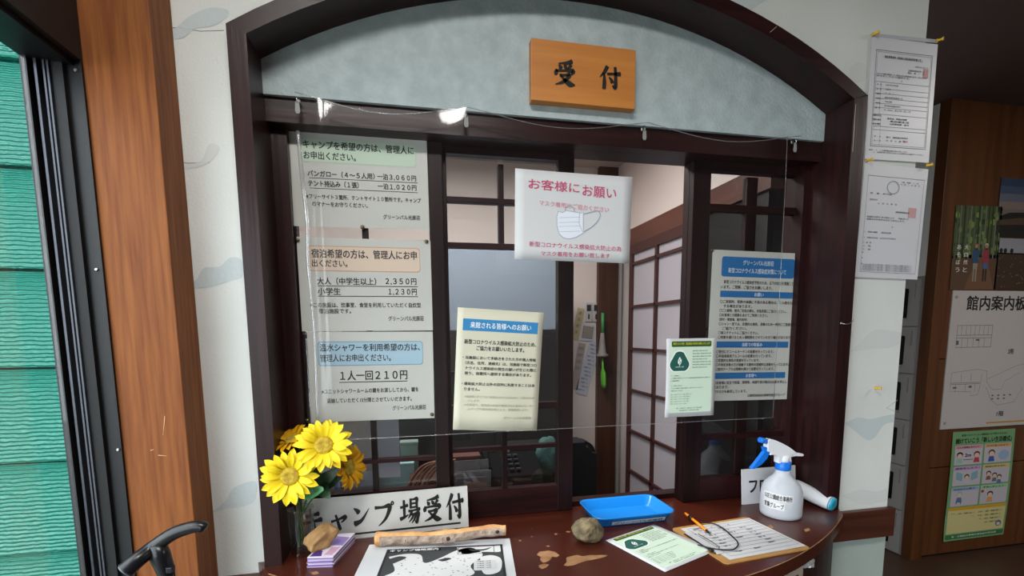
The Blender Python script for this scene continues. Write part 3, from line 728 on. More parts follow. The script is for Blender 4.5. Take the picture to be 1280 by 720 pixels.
def mid(s):
    s.r(.065, .085, .875, .095, '#2f80b4'); s.t('来館される皆様へのお願い', .15, .108, .71, .05, '#e8eef2', .01)
    s.t('新型コロナウイルス感染拡大防止のため、', .09, .25, .84, .038, K, .018); s.t('ご協力をお願いいたします。', .23, .30, .56, .038, K, .018)
    T = [('・当施設において手続きをされた方の個人情報', .86), ('（氏名、住所、連絡先）は、当施設で新型コロ', .84), ('ナウイルス感染症の発生の疑いが生じた際に', .84), ('限り、保健所へ提供する場合があります。', .78)]
    for i, (r, wd) in enumerate(T): s.t(r, .08 if i == 0 else .11, .385+i*.043, wd, .027, K, .016)
    s.t('・感染拡大防止以外の目的に利用することはあ', .08, .60, .86, .027, K, .016); s.t('りません。', .11, .645, .18, .027, K, .016)
    for i, (r, wd) in enumerate([('※体調等に応じてのご利用をお守りするために、ご協力をお願', .83), ('いします。', .14), ('※当施設で、感染者の利用が確認された場合には、ホー', .83), ('ムページや館内掲示等により、情報提供します。', .72)]): s.t(r, .12 if i % 2 == 0 else .16, .71+i*.034, wd, .02, '#a5a392')
    s.t('グリーンパル光原荘', .58, .88, .34, .022, '#98968a')
put(mid, 'visitor_notice', CREAM, 'cream sheet with a blue heading bar taped to the middle of the clear curtain', 'notice', (570,384), (677,391), (568,537), (673,538), MY,
    deform=lambda u, v: .0035*math.sin(u*7+1)*v + .002*math.sin(v*4) - .004)
GR = '#1f5a50'
def emblem(s, cu, cv, ru, rv):
    P = []
    for k in range(3):
        a0 = -90+120*k
        for j in range(6):
            a = math.radians(a0-38+j*15.2); rr = 1.0
            c0 = math.radians(a0); P.append((cu+ru*(.34*math.cos(c0)+.68*math.cos(a)), cv+rv*(.34*math.sin(c0)+.68*math.sin(a))))
    W2 = [(cu+(x-cu)*1.12, cv+(y-cv)*1.12) for x, y in P]
    s.poly(W2, '#eef2ee', .0006); s.poly(P, GR, .0008)
    leaf = [(cu, cv-.52*rv), (cu+.20*ru, cv-.2*rv), (cu+.16*ru, cv+.06*rv), (cu, cv+.28*rv), (cu-.18*ru, cv+.04*rv), (cu-.16*ru, cv-.22*rv)]
    s.poly(leaf, '#eef2ee', .001)
    s.line([(cu+.05*ru, cv-.34*rv), (cu-.07*ru, cv-.16*rv), (cu+.07*ru, cv-.02*rv), (cu-.03*ru, cv+.16*rv)], s.w*.012, GR, .0012)
    s.line([(cu, cv+.25*rv), (cu, cv+.40*rv)], s.w*.008, '#eef2ee', .001)
    s.t('山形ゆとり都', cu-.42*ru, cv+.36*rv, .84*ru, .13*rv, '#cfe0d8', lift=.0012)
def green(s):
    s.r(.07, .045, .86, .90, '#cfe3cf'); s.r(.10, .035, .80, .07, '#2f5a2a', .003, .0006)
    s.t('新型コロナ対策　認証施設の利用をお願いいたします', .13, .05, .74, .03, '#d8c93c', .012, lift=.0014)
    emblem(s, .26, .30, .20, .135)
    DG = '#6d8272'
    for i in range(7): s.t('施設の認証と感染拡大防止対策', .52, .15+i*.035, .38 if i % 3 else .30, .014, DG)
    for i, r in enumerate(['１．お客様へ', 'この施設は新型コロナウイルス感染症対策の認証を受けた施設です', 'ご来館の際は', '', '２．お問い合わせ', 'マスクの着用と手指の消毒にご協力くださいますよう', 'お願い申し上げます']):
        if r: s.t(r, .10, .46+i*.032, min(.80, .027*len(r)), .015, DG)
    for i in range(5): s.t('詳しくはホームページをご覧下さい'[:16-i], .10, .70+i*.03, .42-.02*i, .014, DG)
    s.t('県・市町村　防災くらし安心部', .22, .88, .52, .015, DG); s.t('消費生活・地域安全課', .28, .91, .40, .013, DG)
put(green, 'green_leaflet', PAPER, 'pale green leaflet with a dark emblem taped to the clear curtain at right', 'leaflet', (830,424), (893,422), (832,521), (892,519), MY,
    deform=lambda u, v: -.003*math.sin(v*3)*(1-u) - .004)

# ================================================================== WOODEN SIGN
sg = at(664, 47, .065); s2 = at(793.5, 134, .065)
wdt, hgt = s2.x-sg.x-.0, sg.z-at(664, 124.5, .065).z
sign = empty('wooden_sign', (sg.x, .09, sg.z-hgt), 'honey-coloured wooden board with two black brushed characters on the pale blue panel', 'sign')
MB().box((0, -.025, 0), (wdt, -.001, hgt), .0015).build('board', SIGNW, sign)
S = Sheet(wdt, hgt, th=0)
S.t('', .205, .29, .215, .43, '#15110e', src=brush('受')); S.t('', .64, .32, .215, .40, '#15110e', src=brush('付'))
for (nm, c), (V, Fc) in S.L.items():
    me = bpy.data.meshes.new('lettering'); me.from_pydata([(x, y-.0255, z) for x, y, z in V], [], Fc); me.materials.append(INK)
    q = bpy.data.objects.new('lettering', me); COL.objects.link(q); q.parent = sign; q['kind'] = 'stuff'

# ================================================================== SHEETS ON THE RIGHT WALL + PINS
DOC = mat('plastic_sleeved_paper', '#d3d3d8', .35)
def doc1(s):
    G = '#6a6a74'; s.o(.07, .10, .86, .79, G, .006); s.o(.09, .115, .82, .76, G, .003)
    s.t('指定管理者等・感染防止認証施設認定書の写し', .20, .14, .58, .022, '#4a4a52', .02)
    s.t('令和３年４月１日', .67, .20, .20, .014, G); s.t('公園管理事務所長　印', .56, .235, .26, .014, G); s.t('認証　第　一　号', .56, .255, .26, .014, G)
    s.r(.80, .215, .085, .075, '#c99a9a')
    s.t('次のとおり施設の管理者として、感染拡大防止対策取扱施設に基づき、次のとおり定め', .10, .285, .76, .014, G); s.t('許可をしたので通知する。', .10, .302, .50, .014, G); s.t('記', .47, .33, .02, .014, G)
    zs_ = [.355, .41, .45, .49, .53, .565, .62, .72, .75, .88]
    for z_ in zs_[:-1]: s.r(.09, z_, .82, .0025, G, lift=.0007, name='ruled_line')
    for z_ in (.36, .62): s.r(.20 if z_ > .5 else .17, z_, .003, .26, G, lift=.0007, name='ruled_line')
    for i, r in enumerate(['住　所', '名　称', '電話番号', '所在地', '責任者', '期　間']): s.t(r, .11, .372+i*.038, .07, .014, G)
    for i, r in enumerate(['山形市大字光原', '光原荘', '三　五　一', '施設設備管理業務一式', '令和の間', '許可条件施設の定め', '月　日から　第三六号　第二一号']): s.t(r, .24, .372+i*.034, .06*len(r)/2.2, .013, G)
    for i, r in enumerate(['申請年月日', '営業許可番号', '内容']): s.t(r, .08, .625+i*.035, .12, .015, '#3f3f46', .02)
    for i, r in enumerate(['飲食店、喫茶店営業', '食品衛生法', '山形県知事　許可']): s.t(r, .30+.04*(i > 0), .645+i*.022, .30, .014, '#3f3f46', .02)
    s.t('第　一　号', .12, .80, .10, .014, G); s.t('第　令　三号', .12, .835, .10, .014, G); s.t('発行　施設総合事務所', .30, .80, .34, .014, G, .02); s.t('所　長　公　園　事', .30, .83, .30, .014, G); s.r(.56, .825, .08, .018, '#d6a5a5')
    s.t('備考　１　この書類は掲示用の写しです。', .05, .915, .60, .012, G); s.t('　　　２　記載事項に変更のあるときは速やかに届出てください。', .12, .932, .78, .012, G)
def doc2(s):
    G = '#6a6a74'; s.o(.07, .10, .88, .85, G, .004)
    s.line([(.47+.09*math.cos(a*PI/12), .19+.055*math.sin(a*PI/12)) for a in range(24)], .003, '#9a9aa4', closed=True)
    s.t('一般　許第　一　号', .58, .13, .28, .014, G); s.t('令　和　二　年　四　月', .58, .15, .30, .014, G); s.t('営　業　許可証', .12, .245, .34, .014, G)
    s.t('営業者氏名', .12, .30, .12, .014, G); s.t('山　田　光　原　荘', .25, .33, .30, .014, G); s.t('施設管理組合会', .54, .395, .22, .015, '#4a4a52', .02); s.r(.74, .355, .13, .09, '#c99a9a')
    s.t('食品衛生法第五二条の規定により　　申請のあった', .10, .45, .66, .015, G, .02); s.t('営業を次の条件を付けて許可します。', .10, .472, .60, .015, G, .02); s.t('記', .50, .53, .02, .014, G)
    s.t('１　営業の種類　　飲食店営業', .08, .585, .42, .014, G); s.t('２　営業所所在地　山形市大字光原荘内', .08, .635, .50, .014, G)
    for i in range(3): s.t('３　期　間'[:5-i], .08, .68+i*.03, .12, .014, G)
    for i in range(3): s.r(.08, .77+i*.05, .015, .01, G)
    for i in range(5): s.t('この許可証は営業所の見やすい場所に掲示し、変更が生じたときは速やかに保健所へ届け出ること。', .08, .875+i*.013, .80, .009, G)
p1 = put(doc1, 'framed_document', DOC, 'upper white certificate sheet with a ruled table pinned on the wall right of the arch', 'document', (1091,47), (1172,54), (1080,197), (1161,205), WY-.004, group=None)
p2 = put(doc2, 'framed_document', DOC, 'lower white certificate sheet with a grey ring seal pinned below another', 'document', (1080,204), (1159,211), (1069,346), (1148,350), WY-.004)
put(lambda s: None, 'clear_sleeve_tab', mat('sleeve_plastic', '#b9bcc4', .3), 'bare plastic sleeve edge sticking out above the upper certificate', 'plastic sleeve', (1090,41), (1172,50), (1090,46.5), (1172,53.5), WY-.004)
for (px, py), l in (((1091,43),'yellow push pin at the top left of the upper certificate'), ((1171,51),'yellow push pin at the top right of the upper certificate'), ((1083,201),'yellow push pin at the top left of the lower certificate'), ((1158,207),'yellow push pin at the top right of the lower certificate'), ((1094,485),'lone yellow push pin stuck in the bare wall above the rail')):
    p = at(px, py, WY-.006); o = empty('push_pin', (p.x, WY-.006, p.z), l, 'push pin', 'yellow push pins on the right wall', rot=(PI/2, 0, .5))
    MB().lathe([(.0052, 0), (.0052, .0015), (.003, .003), (.0026, .010), (.0048, .0125), (.0046, .0145)], n=14).build('head', YELP, o)
    MB().lathe([(.0005, -.005), (.0005, 0)], n=6).build('needle', STEEL, o)
p = at(1052, 404, -.001)
hk = empty('wall_hook', (p.x, 0, p.z), 'small bent steel hook on the right edge of the arched frame', 'hook')
MB().tube(bez([(-.001, 0, 0), (.002, -.008, -.002), (.012, -.012, -.002), (.022, -.012, .003), (.026, -.012, .010)], 4), .0014, 8).build('wire', STEEL, hk)
MB().ball((-.001, 0, 0), .003, 10).build('eye', STEEL, hk)
MB().ball((.026, -.012, .011), .002, 8).build('tip', STEEL, hk)

# ================================================================== CAMP RECEPTION BOARD
A = atz(381, 678, .97); B = atz(586, 656, .97)
bw = (B-A).length; ang = math.atan2(B.y-A.y, B.x-A.x); ht = .112
A = Vector((A.x-.014, A.y-.012, .9705)); bw += .012
def camp(s):
    cw = .118
    for i, ch in enumerate('キャンプ場受付'):
        u = (.005, .155, .285, .41, .565, .70, .84)[i]; w_ = (.135, .12, .12, .13, .13, .13, .125)[i]; h_ = (.58, .50, .52, .58, .62, .62, .66)[i]
        s.t('', u+.02, .17+(0.10 if ch == 'ャ' else .04 if i < 4 else 0)-.03*i/6, w_*.92, h_, '#141414', src=brush(ch))
    s.r(.02, .86, .93, .045, '#1c1c1c')
Sx = Sheet(bw, ht, th=.006); camp(Sx)
Sx.build('standing_board', mat('grey_white_painted_board', '#c9c8c4', .5, var=.06, vscale=20), 'long grey-white board with black brushed lettering standing behind the flower vase', 'sign', A, (-math.radians(6), 0, ang))
for i in range(1): pass

# front desk plate behind the spray bottle
A = at(927.5, 620, .10); B = Vector((1.148, .10, 0))
Sx = Sheet(B.x-A.x, .108, th=.004); Sx.t('フロント', .12, .30, .74, .38, '#141414', .03)
Sx.build('desk_sign', mat('white_sign_plastic', '#cfcfd2', .4), 'white plate with black katakana standing behind the spray bottle', 'sign', (A.x, .098, .9705), (-math.radians(5), 0, .02))

# ================================================================== FLOWERS AND VASE
VX, VY = -.292, .055
vase = empty('glass_vase', (VX, VY, .9705), 'narrow clear glass vase holding artificial flowers at the left of the counter', 'vase')
GL = film('vase_glass', (.93, .94, .93, 1), 1.2, .03, 1.5, 0)
MB().lathe([(.0265, 0), (.028, .004), (.027, .03), (.0285, .075), (.030, .112), (.0305, .114), (.0275, .112), (.025, .03), (.024, .008)], n=32).build('vessel', GL, vase)
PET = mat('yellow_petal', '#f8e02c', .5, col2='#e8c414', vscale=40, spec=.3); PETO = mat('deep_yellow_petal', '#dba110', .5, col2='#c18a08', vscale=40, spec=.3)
CEN = mat('yellow_green_flower_centre', '#d0b432', .8, bump=.5, bscale=500, col2='#a8862a', vscale=120)
STEM = mat('green_stem', '#2f5526', .5); LEAF = mat('dark_green_leaf', '#25452a', .4, var=.3, vscale=20); LEAFL = mat('glossy_green_leaf', '#4c8a55', .25, var=.25, vscale=18)
def petal_mesh(L, W, m):
    b = MB(); n = 8; rows = []
    for i in range(n+1):
        t = i/n; wdt = W*(.30+.9*math.sin(PI*min(1, t*.62+.12))**1.1)*(1 if t < .72 else max(.04, 1-((t-.72)/.28)**2*.97)); y = -.0
        zc = .16*L*math.sin(t*PI*.9)-.10*L*t*t
        r = [b.b.verts.new((s_*wdt/2, t*L, zc + (abs(s_)**2)*.12*W + (.05*W if abs(s_) == .5 else 0))) for s_ in (-1, -.5, 0, .5, 1)]
        rows.append(r)
    for i in range(n):
        for k in range(4):
            f = b.b.faces.new((rows[i][k], rows[i][k+1], rows[i+1][k+1], rows[i+1][k])); f.smooth = True
    return b
def flower(px, py, Y, dia, face, m, label, seed, npet=18, cen=.34, stem_to=None):
    c = at(px, py, Y); f = Vector(face).normalized()
    q = f.to_track_quat('Z', 'Y').to_euler()
    rt = empty('artificial_flower', c, label, 'flower', 'yellow artificial flowers in the glass vase', rot=q)
    rnd = random.Random(seed); R = dia/2; r0 = R*cen*.8
    base = None
    for layer in range(2):
        n_ = npet if layer == 0 else npet//2+2
        for k in range(n_):
            a = 2*PI*(k+.5*layer+rnd.uniform(-.15, .15))/n_; Lp = (R-r0)*(1 if layer == 0 else .86)*rnd.uniform(.93, 1.05)
            if base is None: base = petal_mesh(1, .31, m).build('petal', m, rt); o = base
            else: o = base.copy(); COL.objects.link(o)
            o.parent = rt; o.scale = (Lp, Lp, Lp); o.location = (math.cos(a)*r0, math.sin(a)*r0, .0015*layer)
            o.rotation_euler = Euler((math.radians(14+12*layer+rnd.uniform(-9, 9)), rnd.uniform(-.15, .15), a-PI/2), 'XYZ')
    MB().lathe([(.001, -.004), (R*cen*.9, -.002), (R*cen, .003), (R*cen*.9, .008), (R*cen*.55, .010), (R*cen*.25, .008), (.0008, .007)], n=24).build('flower_centre', CEN, rt)
    MB().lathe([(.001, -.012), (.006, -.008), (R*cen*.9, -.003)], n=12).build('calyx', STEM, rt)
    M = Matrix.LocRotScale(c, q, None); inv = M.inverted()
    back = c - f*.03; end = Vector(stem_to or (VX, VY, 1.06)); foot = Vector((VX+(c.x-VX)*-.10, VY+.004, .985))
    MB().tube([inv @ p for p in bez([c - f*.006, back, (back+end)/2 + Vector((0, .01, .005)), end, foot], 6)], .0022, 8).build('stem', STEM, rt)
    return rt
f1 = flower(363, 595, -.005, .130, (.02, -1, .12), PET, 'lowest left bright yellow daisy-like flower facing straight forward', 3)
f2 = flower(405, 557, .0, .128, (.12, -1, .45), PET, 'topmost large bright yellow flower of the bunch', 5)
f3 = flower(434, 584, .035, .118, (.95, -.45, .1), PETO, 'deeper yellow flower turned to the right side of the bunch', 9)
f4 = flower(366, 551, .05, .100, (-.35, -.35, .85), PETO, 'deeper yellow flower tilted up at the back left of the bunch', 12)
def leaf_part(parent, p0, p1, wdt, m, up=(0, -1, .3), curl=.15):
    p0 = Vector(p0); p1 = Vector(p1); t = p1-p0; L = t.length; t.normalize(); s_ = t.cross(Vector(up)).normalized(); nn = s_.cross(t)
    b = MB(); n = 8; rows = []
    for i in range(n+1):
        q = i/n; ww = wdt*math.sin(PI*min(.99, q*.9+.06))**.8/2 + .0006
        c = p0 + t*L*q + nn*(math.sin(q*PI)*curl*L)
        rows.append([b.b.verts.new(c + s_*ww*k + nn*(-.25*ww*(1-abs(k)))) for k in (-1, 0, 1)])
    for i in range(n):
        for k in range(2):
            f = b.b.faces.new((rows[i][k], rows[i][k+1], rows[i+1][k+1], rows[i+1][k])); f.smooth = True
    return kid(b.build('leaf', m), parent)
L_ = lambda x, y, Y: at(x, y, Y)
leaf_part(f1, L_(376,617,.03), L_(404,611,-.01), .034, LEAFL)
leaf_part(f2, L_(390,612,.05), L_(424,586,.03), .030, LEAF); leaf_part(f2, L_(385,615,.06), L_(400,578,.05), .032, LEAF)
leaf_part(f3, L_(395,615,.06), L_(430,592,.05), .026, LEAF); leaf_part(f3, L_(398,604,.04), L_(412,622,.0), .030, LEAF)
leaf_part(f4, L_(372,618,.07), L_(352,575,.07), .030, LEAF); leaf_part(f1, L_(380,622,.04), L_(356,614,.02), .020, LEAF)
leaf_part(f2, L_(388,600,.06), L_(418,603,.06), .036, LEAF)

# ================================================================== CARDS AND STONE
A = atz(377, 711, .97); B = atz(411, 708, .97); C2 = atz(430, 673, .97)
cw = .060; ca = math.atan2(B.y-A.y, B.x-A.x)
CARDS = [mat('card_'+n_, c_, .35) for n_, c_ in (('lilac', '#b5a6cc'), ('violet', '#8468a4'), ('pale', '#ddd5e2'))]
rnd = random.Random(4)
for k in range(9):
    o = empty('stacked_card', (A.x+.012+rnd.uniform(-.0015, .0015), A.y+.002+rnd.uniform(-.001, .001), .9705+k*.0028), None, 'card', 'purple sleeved cards stacked under the tan stone', rot=(0, 0, ca-.12+rnd.uniform(-.02, .02)))
    o['label'] = ('bottommost', 'second from the bottom', 'third from the bottom', 'fourth from the bottom', 'middle', 'fourth from the top', 'third from the top', 'second from the top', 'topmost')[k] + ' purple sleeved card in the stack under the tan stone'
    MB().prism([(0, 0), (.058, 0), (.072, .125), (.014, .125)], .0022, u=(1, 0, 0), v=(0, 1, 0), w=(0, 0, 1)).build('card', CARDS[k % 3], o)
    if k == 8:
        for q, (pl, cc) in enumerate((([(.004, .004), (.03, .004), (.024, .03), (.01, .04)], '#4a2f78'), ([(.034, .01), (.052, .008), (.06, .05), (.04, .045)], '#c99ab5'), ([(.02, .06), (.062, .055), (.066, .10), (.026, .11)], '#8c7ab8'))):
            MB().prism(pl, .0003, (0, 0, .0022), u=(1, 0, 0), v=(0, 1, 0), w=(0, 0, 1)).build('printed_shape', ink(cc), o)
def stone(name, c, r, sc, seed, m, label, rot=(0,0,0), angular=.0):
    b = MB(); g = bmesh.ops.create_icosphere(b.b, subdivisions=4, radius=1)
    for v in b.b.verts:
        d = v.co.normalized(); k = 1+.16*noise.noise(d*1.4+Vector((seed, 0, 0)))+.07*noise.noise(d*4+Vector((0, seed, 0)))+.02*noise.noise(d*11)
        if angular:
            cut = max(abs(d.x)*.85, abs(d.y), abs(d.z)*.95, (abs(d.x)+abs(d.z))*.66); k *= (1-angular)+angular*(.78/cut)
        v.co = Vector((d.x*sc[0], d.y*sc[1], d.z*sc[2]))*r*k
    E = Euler(rot).to_matrix()
    for v in b.b.verts: v.co = E @ v.co
    lo = min(v.co.z for v in b.b.verts)
    for v in b.b.verts:
        v.co.z = max(v.co.z, lo+.12*r); 
    lo = min(v.co.z for v in b.b.verts)
    for v in b.b.verts: v.co.z -= lo
    for f in b.b.faces: f.smooth = True
    o = b.build(name, m); o.location = c; return tag(o, label, 'stone')
TAN = mat('tan_stone', '#b08a5a', .75, col2='#8f6c42', vscale=30, bump=.3, bscale=90)
GREYS = mat('olive_grey_rock', '#8a7a5c', .85, col2='#4e4534', vscale=38, bump=.8, bscale=110, detail=8)
p = atz(398, 686, .998)
stone('paperweight_stone', (p.x+.004, p.y+.012, .9705+9*.0028), .031, (1.3, .85, .72), 2.6, TAN, 'smooth angular tan stone weighing down the purple cards', (.25, -.55, .45), 1.0)
p = atz(738, 679, .97)
stone('paperweight_rock', (p.x, p.y+.016, .9705), .040, (1.0, .85, .78), 7.0, GREYS, 'rough grey-brown rock on the counter left of the leaflet', (0, .1, .3), .25)

# ================================================================== BRANCH
BARK = mat('grey_mottled_bark', '#b8a596', .85, col2='#85705f', vscale=45, bump=.9, bscale=90, detail=9)
PEEL = mat('peeled_tan_wood', '#d9a870', .6, col2='#bd8650', vscale=40)
A = atz(470, 676, .985); B = atz(632, 665, .995)
br = empty('branch', ((A.x+B.x)/2, (A.y+B.y)/2, .9705), 'half-peeled piece of branch lying across the top of the campsite map', 'branch')
pts = bez([A, A.lerp(B, .2)+Vector((0, -.003, -.001)), A.lerp(B, .45)+Vector((0, -.010, -.002)), A.lerp(B, .62)+Vector((0, -.010, 0)), A.lerp(B, .85)+Vector((0, -.002, .003)), B], 7)
rad = [.0180+.0012*math.sin(i*.9)+(.003 if 17 <= i <= 20 else 0)-.004*(i/len(pts)) for i in range(len(pts))]
zoff = .9712 - min(p.z-r for p, r in zip(pts, rad))
pts = [p+Vector((0, 0, zoff)) for p in pts]
def half_tube(a0, a1, k, n=14, capm=True):
    b = MB(); rings = []
    for i, p in enumerate(pts):
        t = (pts[min(i+1, len(pts)-1)]-pts[max(i-1, 0)]).normalized(); u = t.cross(Vector((0, 0, 1))).normalized(); v = u.cross(t)
        rings.append([b.b.verts.new(p + (u*math.cos(a) + v*math.sin(a))*rad[i]*k*(1+.05*noise.noise(Vector((i*.8, j*.9, 0))))) for j, a in enumerate([a0+(a1-a0)*q/n for q in range(n+1)])])
    for i in range(len(rings)-1):
        for j in range(n):
            f = b.b.faces.new((rings[i][j], rings[i][j+1], rings[i+1][j+1], rings[i+1][j])); f.smooth = True
    b.b.faces.new(rings[0][::-1]); b.b.faces.new(rings[-1]); return b
# wood core all round, bark over the camera side and underneath
kid(half_tube(0, 2*PI*.999, .93).build('peeled_wood', PEEL), br)
bb = MB(); 
def bark():
    b = MB(); rings = []; n = 12
    for i, p in enumerate(pts[2:-1]):
        i += 2
        t = (pts[min(i+1, len(pts)-1)]-pts[max(i-1, 0)]).normalized(); u = t.cross(Vector((0, 0, 1))).normalized(); v = u.cross(t)
        a0 = -PI*.75; a1 = PI*.22 + .12*noise.noise(Vector((i*.7, 3, 0)))
        ang_ = [a0+(a1-a0)*q/n for q in range(n+1)]
        ro = [b.b.verts.new(p + (u*math.cos(a) + v*math.sin(a))*rad[i]*(1+.05*noise.noise(Vector((i*1.1, j, 2))))) for j, a in enumerate(ang_)]
        ri = [b.b.verts.new(p + (u*math.cos(a) + v*math.sin(a))*rad[i]*.92) for a in ang_]
        rings.append((ro, ri))
    for (o0, i0), (o1, i1) in zip(rings, rings[1:]):
        for j in range(n):
            for q in ((o0[j], o0[j+1], o1[j+1], o1[j]), (i0[j+1], i0[j], i1[j], i1[j+1])):
                f = b.b.faces.new(q); f.smooth = True
        b.b.faces.new((o0[n], i0[n], i1[n], o1[n])); b.b.faces.new((i0[0], o0[0], o1[0], i1[0]))
    return b
kid(bark().build('bark', BARK), br)
for i, k in ((8, 1), (18, 1.4), (31, 1.2)):
    p = pts[i]; kid(MB().ball((p.x, p.y-rad[i]*.9, p.z+.001), .004*k, 10, (1.3, .5, 1)).build('knot', mat('dark_knot', '#3d2d22', .9)), br)

# ================================================================== FLAT THINGS ON THE COUNTER
def lay(Sf, name, m, label, cat, c0, c1, c3, Z=.9715, deform=None, **kw):
    """c0 top-left pixel, c1 top-right pixel, c3 bottom-left pixel of a sheet lying at height Z"""
    a, b, c = atz(*c0, Z), atz(*c1, Z), atz(*c3, Z); ux = (b-a); W = ux.length; ux.normalize(); uy = Vector((-ux.y, ux.x, 0)); H = abs((c-a).dot(uy))
    s = Sheet(W, H, deform); Sf(s); an = math.atan2(ux.y, ux.x)
    o = s.build(name, m, label, cat, a-uy*H, (0, 0, 0), **kw)
    o.rotation_euler = (Matrix.Rotation(an, 4, 'Z') @ Matrix.Rotation(-PI/2, 4, 'X')).to_euler(); return o
def cmap(s):
    BK = '#26272a'
    s.o(.14, .12, .80, .95, BK, .016); s.r(.15, .125, .78, .94, '#3c3f42', lift=.0003)
    def bl(pts, c='#d6d6d6', l=.0006): s.poly([tuple(p)[:2] for p in bez([(x, y, 0) for x, y in pts]+[(pts[0][0], pts[0][1], 0)], 5)][:-1], c, l)
    bl([(.17,.26),(.28,.22),(.38,.25),(.42,.40),(.52,.32),(.62,.20),(.72,.16),(.80,.30),(.72,.48),(.74,.62),(.60,.70),(.45,.66),(.36,.75),(.24,.72),(.18,.60),(.24,.50)])
    bl([(.62,.13),(.75,.12),(.92,.13),(.92,.26),(.80,.25),(.66,.27)]); bl([(.78,.34),(.86,.32),(.92,.40),(.90,.60),(.80,.62)]); bl([(.17,.78),(.40,.80),(.60,.76),(.80,.80),(.92,.72),(.92,1.0),(.17,1.0)])
    bl([(.18,.30),(.24,.26),(.29,.29),(.24,.36),(.19,.40)], '#3a3c40', .0008); bl([(.70,.19),(.80,.20),(.86,.17),(.82,.22),(.74,.23)], BK, .0008)
    bl([(.50,.36),(.56,.33),(.59,.35),(.54,.39)], BK, .0008)
    s.o(.63, .14, .25, .14, BK, .004, lift=.0009); s.r(.74, .40, .15, .17, '#d6d6d6', .004, .0009); s.r(.745, .405, .14, .16, '#c9cbcb', .003, .0011)
    for i in range(4): s.t('炊事場・広場', .76, .42+i*.035, .09, .012, '#444', lift=.0014)
    s.r(.15, .13, .36, .055, '#101114', lift=.0008); s.t('キャンプ場略案内', .165, .137, .33, .040, '#e8e8e8', .02, lift=.0013)
    rnd = random.Random(2)
    for i in range(60): s.ell(.26+rnd.random()*.46, .30+rnd.random()*.36, .006, .005, '#55585c', 6, .0009)
lay(cmap, 'campsite_map', PAPER, 'white sheet with a black and white campsite map lying under the branch', 'map', (462,681), (637,673), (447,760), .9712)
lay(green, 'green_leaflet', PAPER, 'pale green leaflet with a dark emblem lying on the counter between rock and clipboard', 'leaflet', (757,676), (817,656), (797,730), .9712, deform=lambda u, v: -.004*max(0, u-.9)*10*(v) - .001)

# clipboard
c0, c1, c3 = (838.5, 660.6), (933.5, 646), (904, 706)
a, b, c = atz(*c0, .973), atz(*c1, .973), atz(*c3, .973)
ux = (b-a); W = ux.length*1.0; ux.normalize(); uy = Vector((-ux.y, ux.x, 0)); H = (c-a).dot(-uy)
cb = empty('clipboard', a-uy*H, 'tan hardboard clipboard holding a ruled form, right of the leaflet', 'clipboard', rot=(0, 0, math.atan2(ux.y, ux.x)))
def rrect(w, h, r, n=5):
    P = []
    for cx, cy, a0 in ((w-r, r, -90), (w-r, h-r, 0), (r, h-r, 90), (r, r, 180)):
        for k in range(n): t = math.radians(a0+90*k/(n-1)); P.append((cx+r*math.cos(t), cy+r*math.sin(t)))
    return P
MB().prism(rrect(W, H, .012), .003, (0, 0, -.0025), u=(1,0,0), v=(0,1,0), w=(0,0,1)).build('board', mat('tan_hardboard', '#b98a4e', .5, var=.15, vscale=30), cb)
cl = MB().box((.012, H*.20, .0015), (.030, H*.80, .0045), .001).build('clip', mat('brushed_clip_metal', '#d2d2d4', .55, .3), cb)
MB().tube([(.009, H*.22, .003), (.009, H*.78, .003)], .0016, 10).build('hinge_bar', mat('dark_steel', '#3c3c40', .3, .9), cl)
MB().tube(bez([(.028, H*.30, .005), (.036, H*.33, .007), (.036, H*.67, .007), (.028, H*.70, .005)], 4), .0013, 8).build('wire_lever', CHROME, cl)
S = Sheet(H*.90, W*.86, th=.0004)      # the form, its top at the clip
# form lies landscape with lines running along the board
S = Sheet(W*.90, H*.88, th=.0006)
GRY = '#6f7075'
S.o(.06, .05, .90, .88, GRY, .003)
for i in range(9): S.r(.06, .13+i*.088, .90, .006, '#8a8b90', lift=.0006, name='ruled_line')
rr = random.Random(8)
S.t('利用者名簿', .12, .07, .14, .04, '#444')
for i in range(9):
    for j in range(3):
        if rr.random() < .75: S.t(rr.choice(['大人　名', '山形市', '氏名', '電話番号', '午前', '住所', '令和　年', '体温　度']), .14+j*.26+rr.random()*.06, .155+i*.085, .09, .032, '#55565c')
for x_ in (.12, .36, .60): S.t('※', x_, .09, .02, .03, '#b06a62')
fo = S.build('ruled_form', PAPER, 'white ruled form sheet clipped on the tan clipboard', 'form', (0,0,0))
wp = cb.matrix_basis if False else Matrix.LocRotScale(cb.location, cb.rotation_euler, None)
fo.matrix_world = wp @ Matrix.Translation((W*.085, H*.06, .0014)) @ Matrix.Rotation(-PI/2, 4, 'X')

# ball pen and elastic cord
p0, p1 = atz(856.5, 641.5, .985), atz(888.5, 667.5, .979)
pen = empty('orange_pen', p0.lerp(p1, .5), 'slim orange pen resting on the form of the clipboard', 'pen')
ORG = mat('orange_plastic', '#f08a14', .3)
kid(MB().tube([p0, p0.lerp(p1, .12), p0.lerp(p1, .16), p0.lerp(p1, .5), p0.lerp(p1, .84)], [.0030, .0036, .0032, .0038, .0038], 12).build('barrel', ORG), pen)
kid(MB().tube([p0.lerp(p1, .84), p0.lerp(p1, .92), p1], [.0036, .0025, .0006], 10).build('tip', mat('black_plastic', '#151515', .4)), pen)
kid(MB().tube([p0.lerp(p1, .16), p0.lerp(p1, .30)], [.0042, .0042], 10).build('grip_ring', MATS['black_plastic']), pen)
kid(MB().tube([p0.lerp(p1, -.05), p0], [.0018, .0018], 8).build('push_button', MATS['black_plastic']), pen)
cpts = [(876,653),(892,654.5),(904.6,661),(914.4,669.5),(921,676),(922.5,681.5),(915.8,687),(900,687),(890.5,685.5),(880,683),(872,681)]
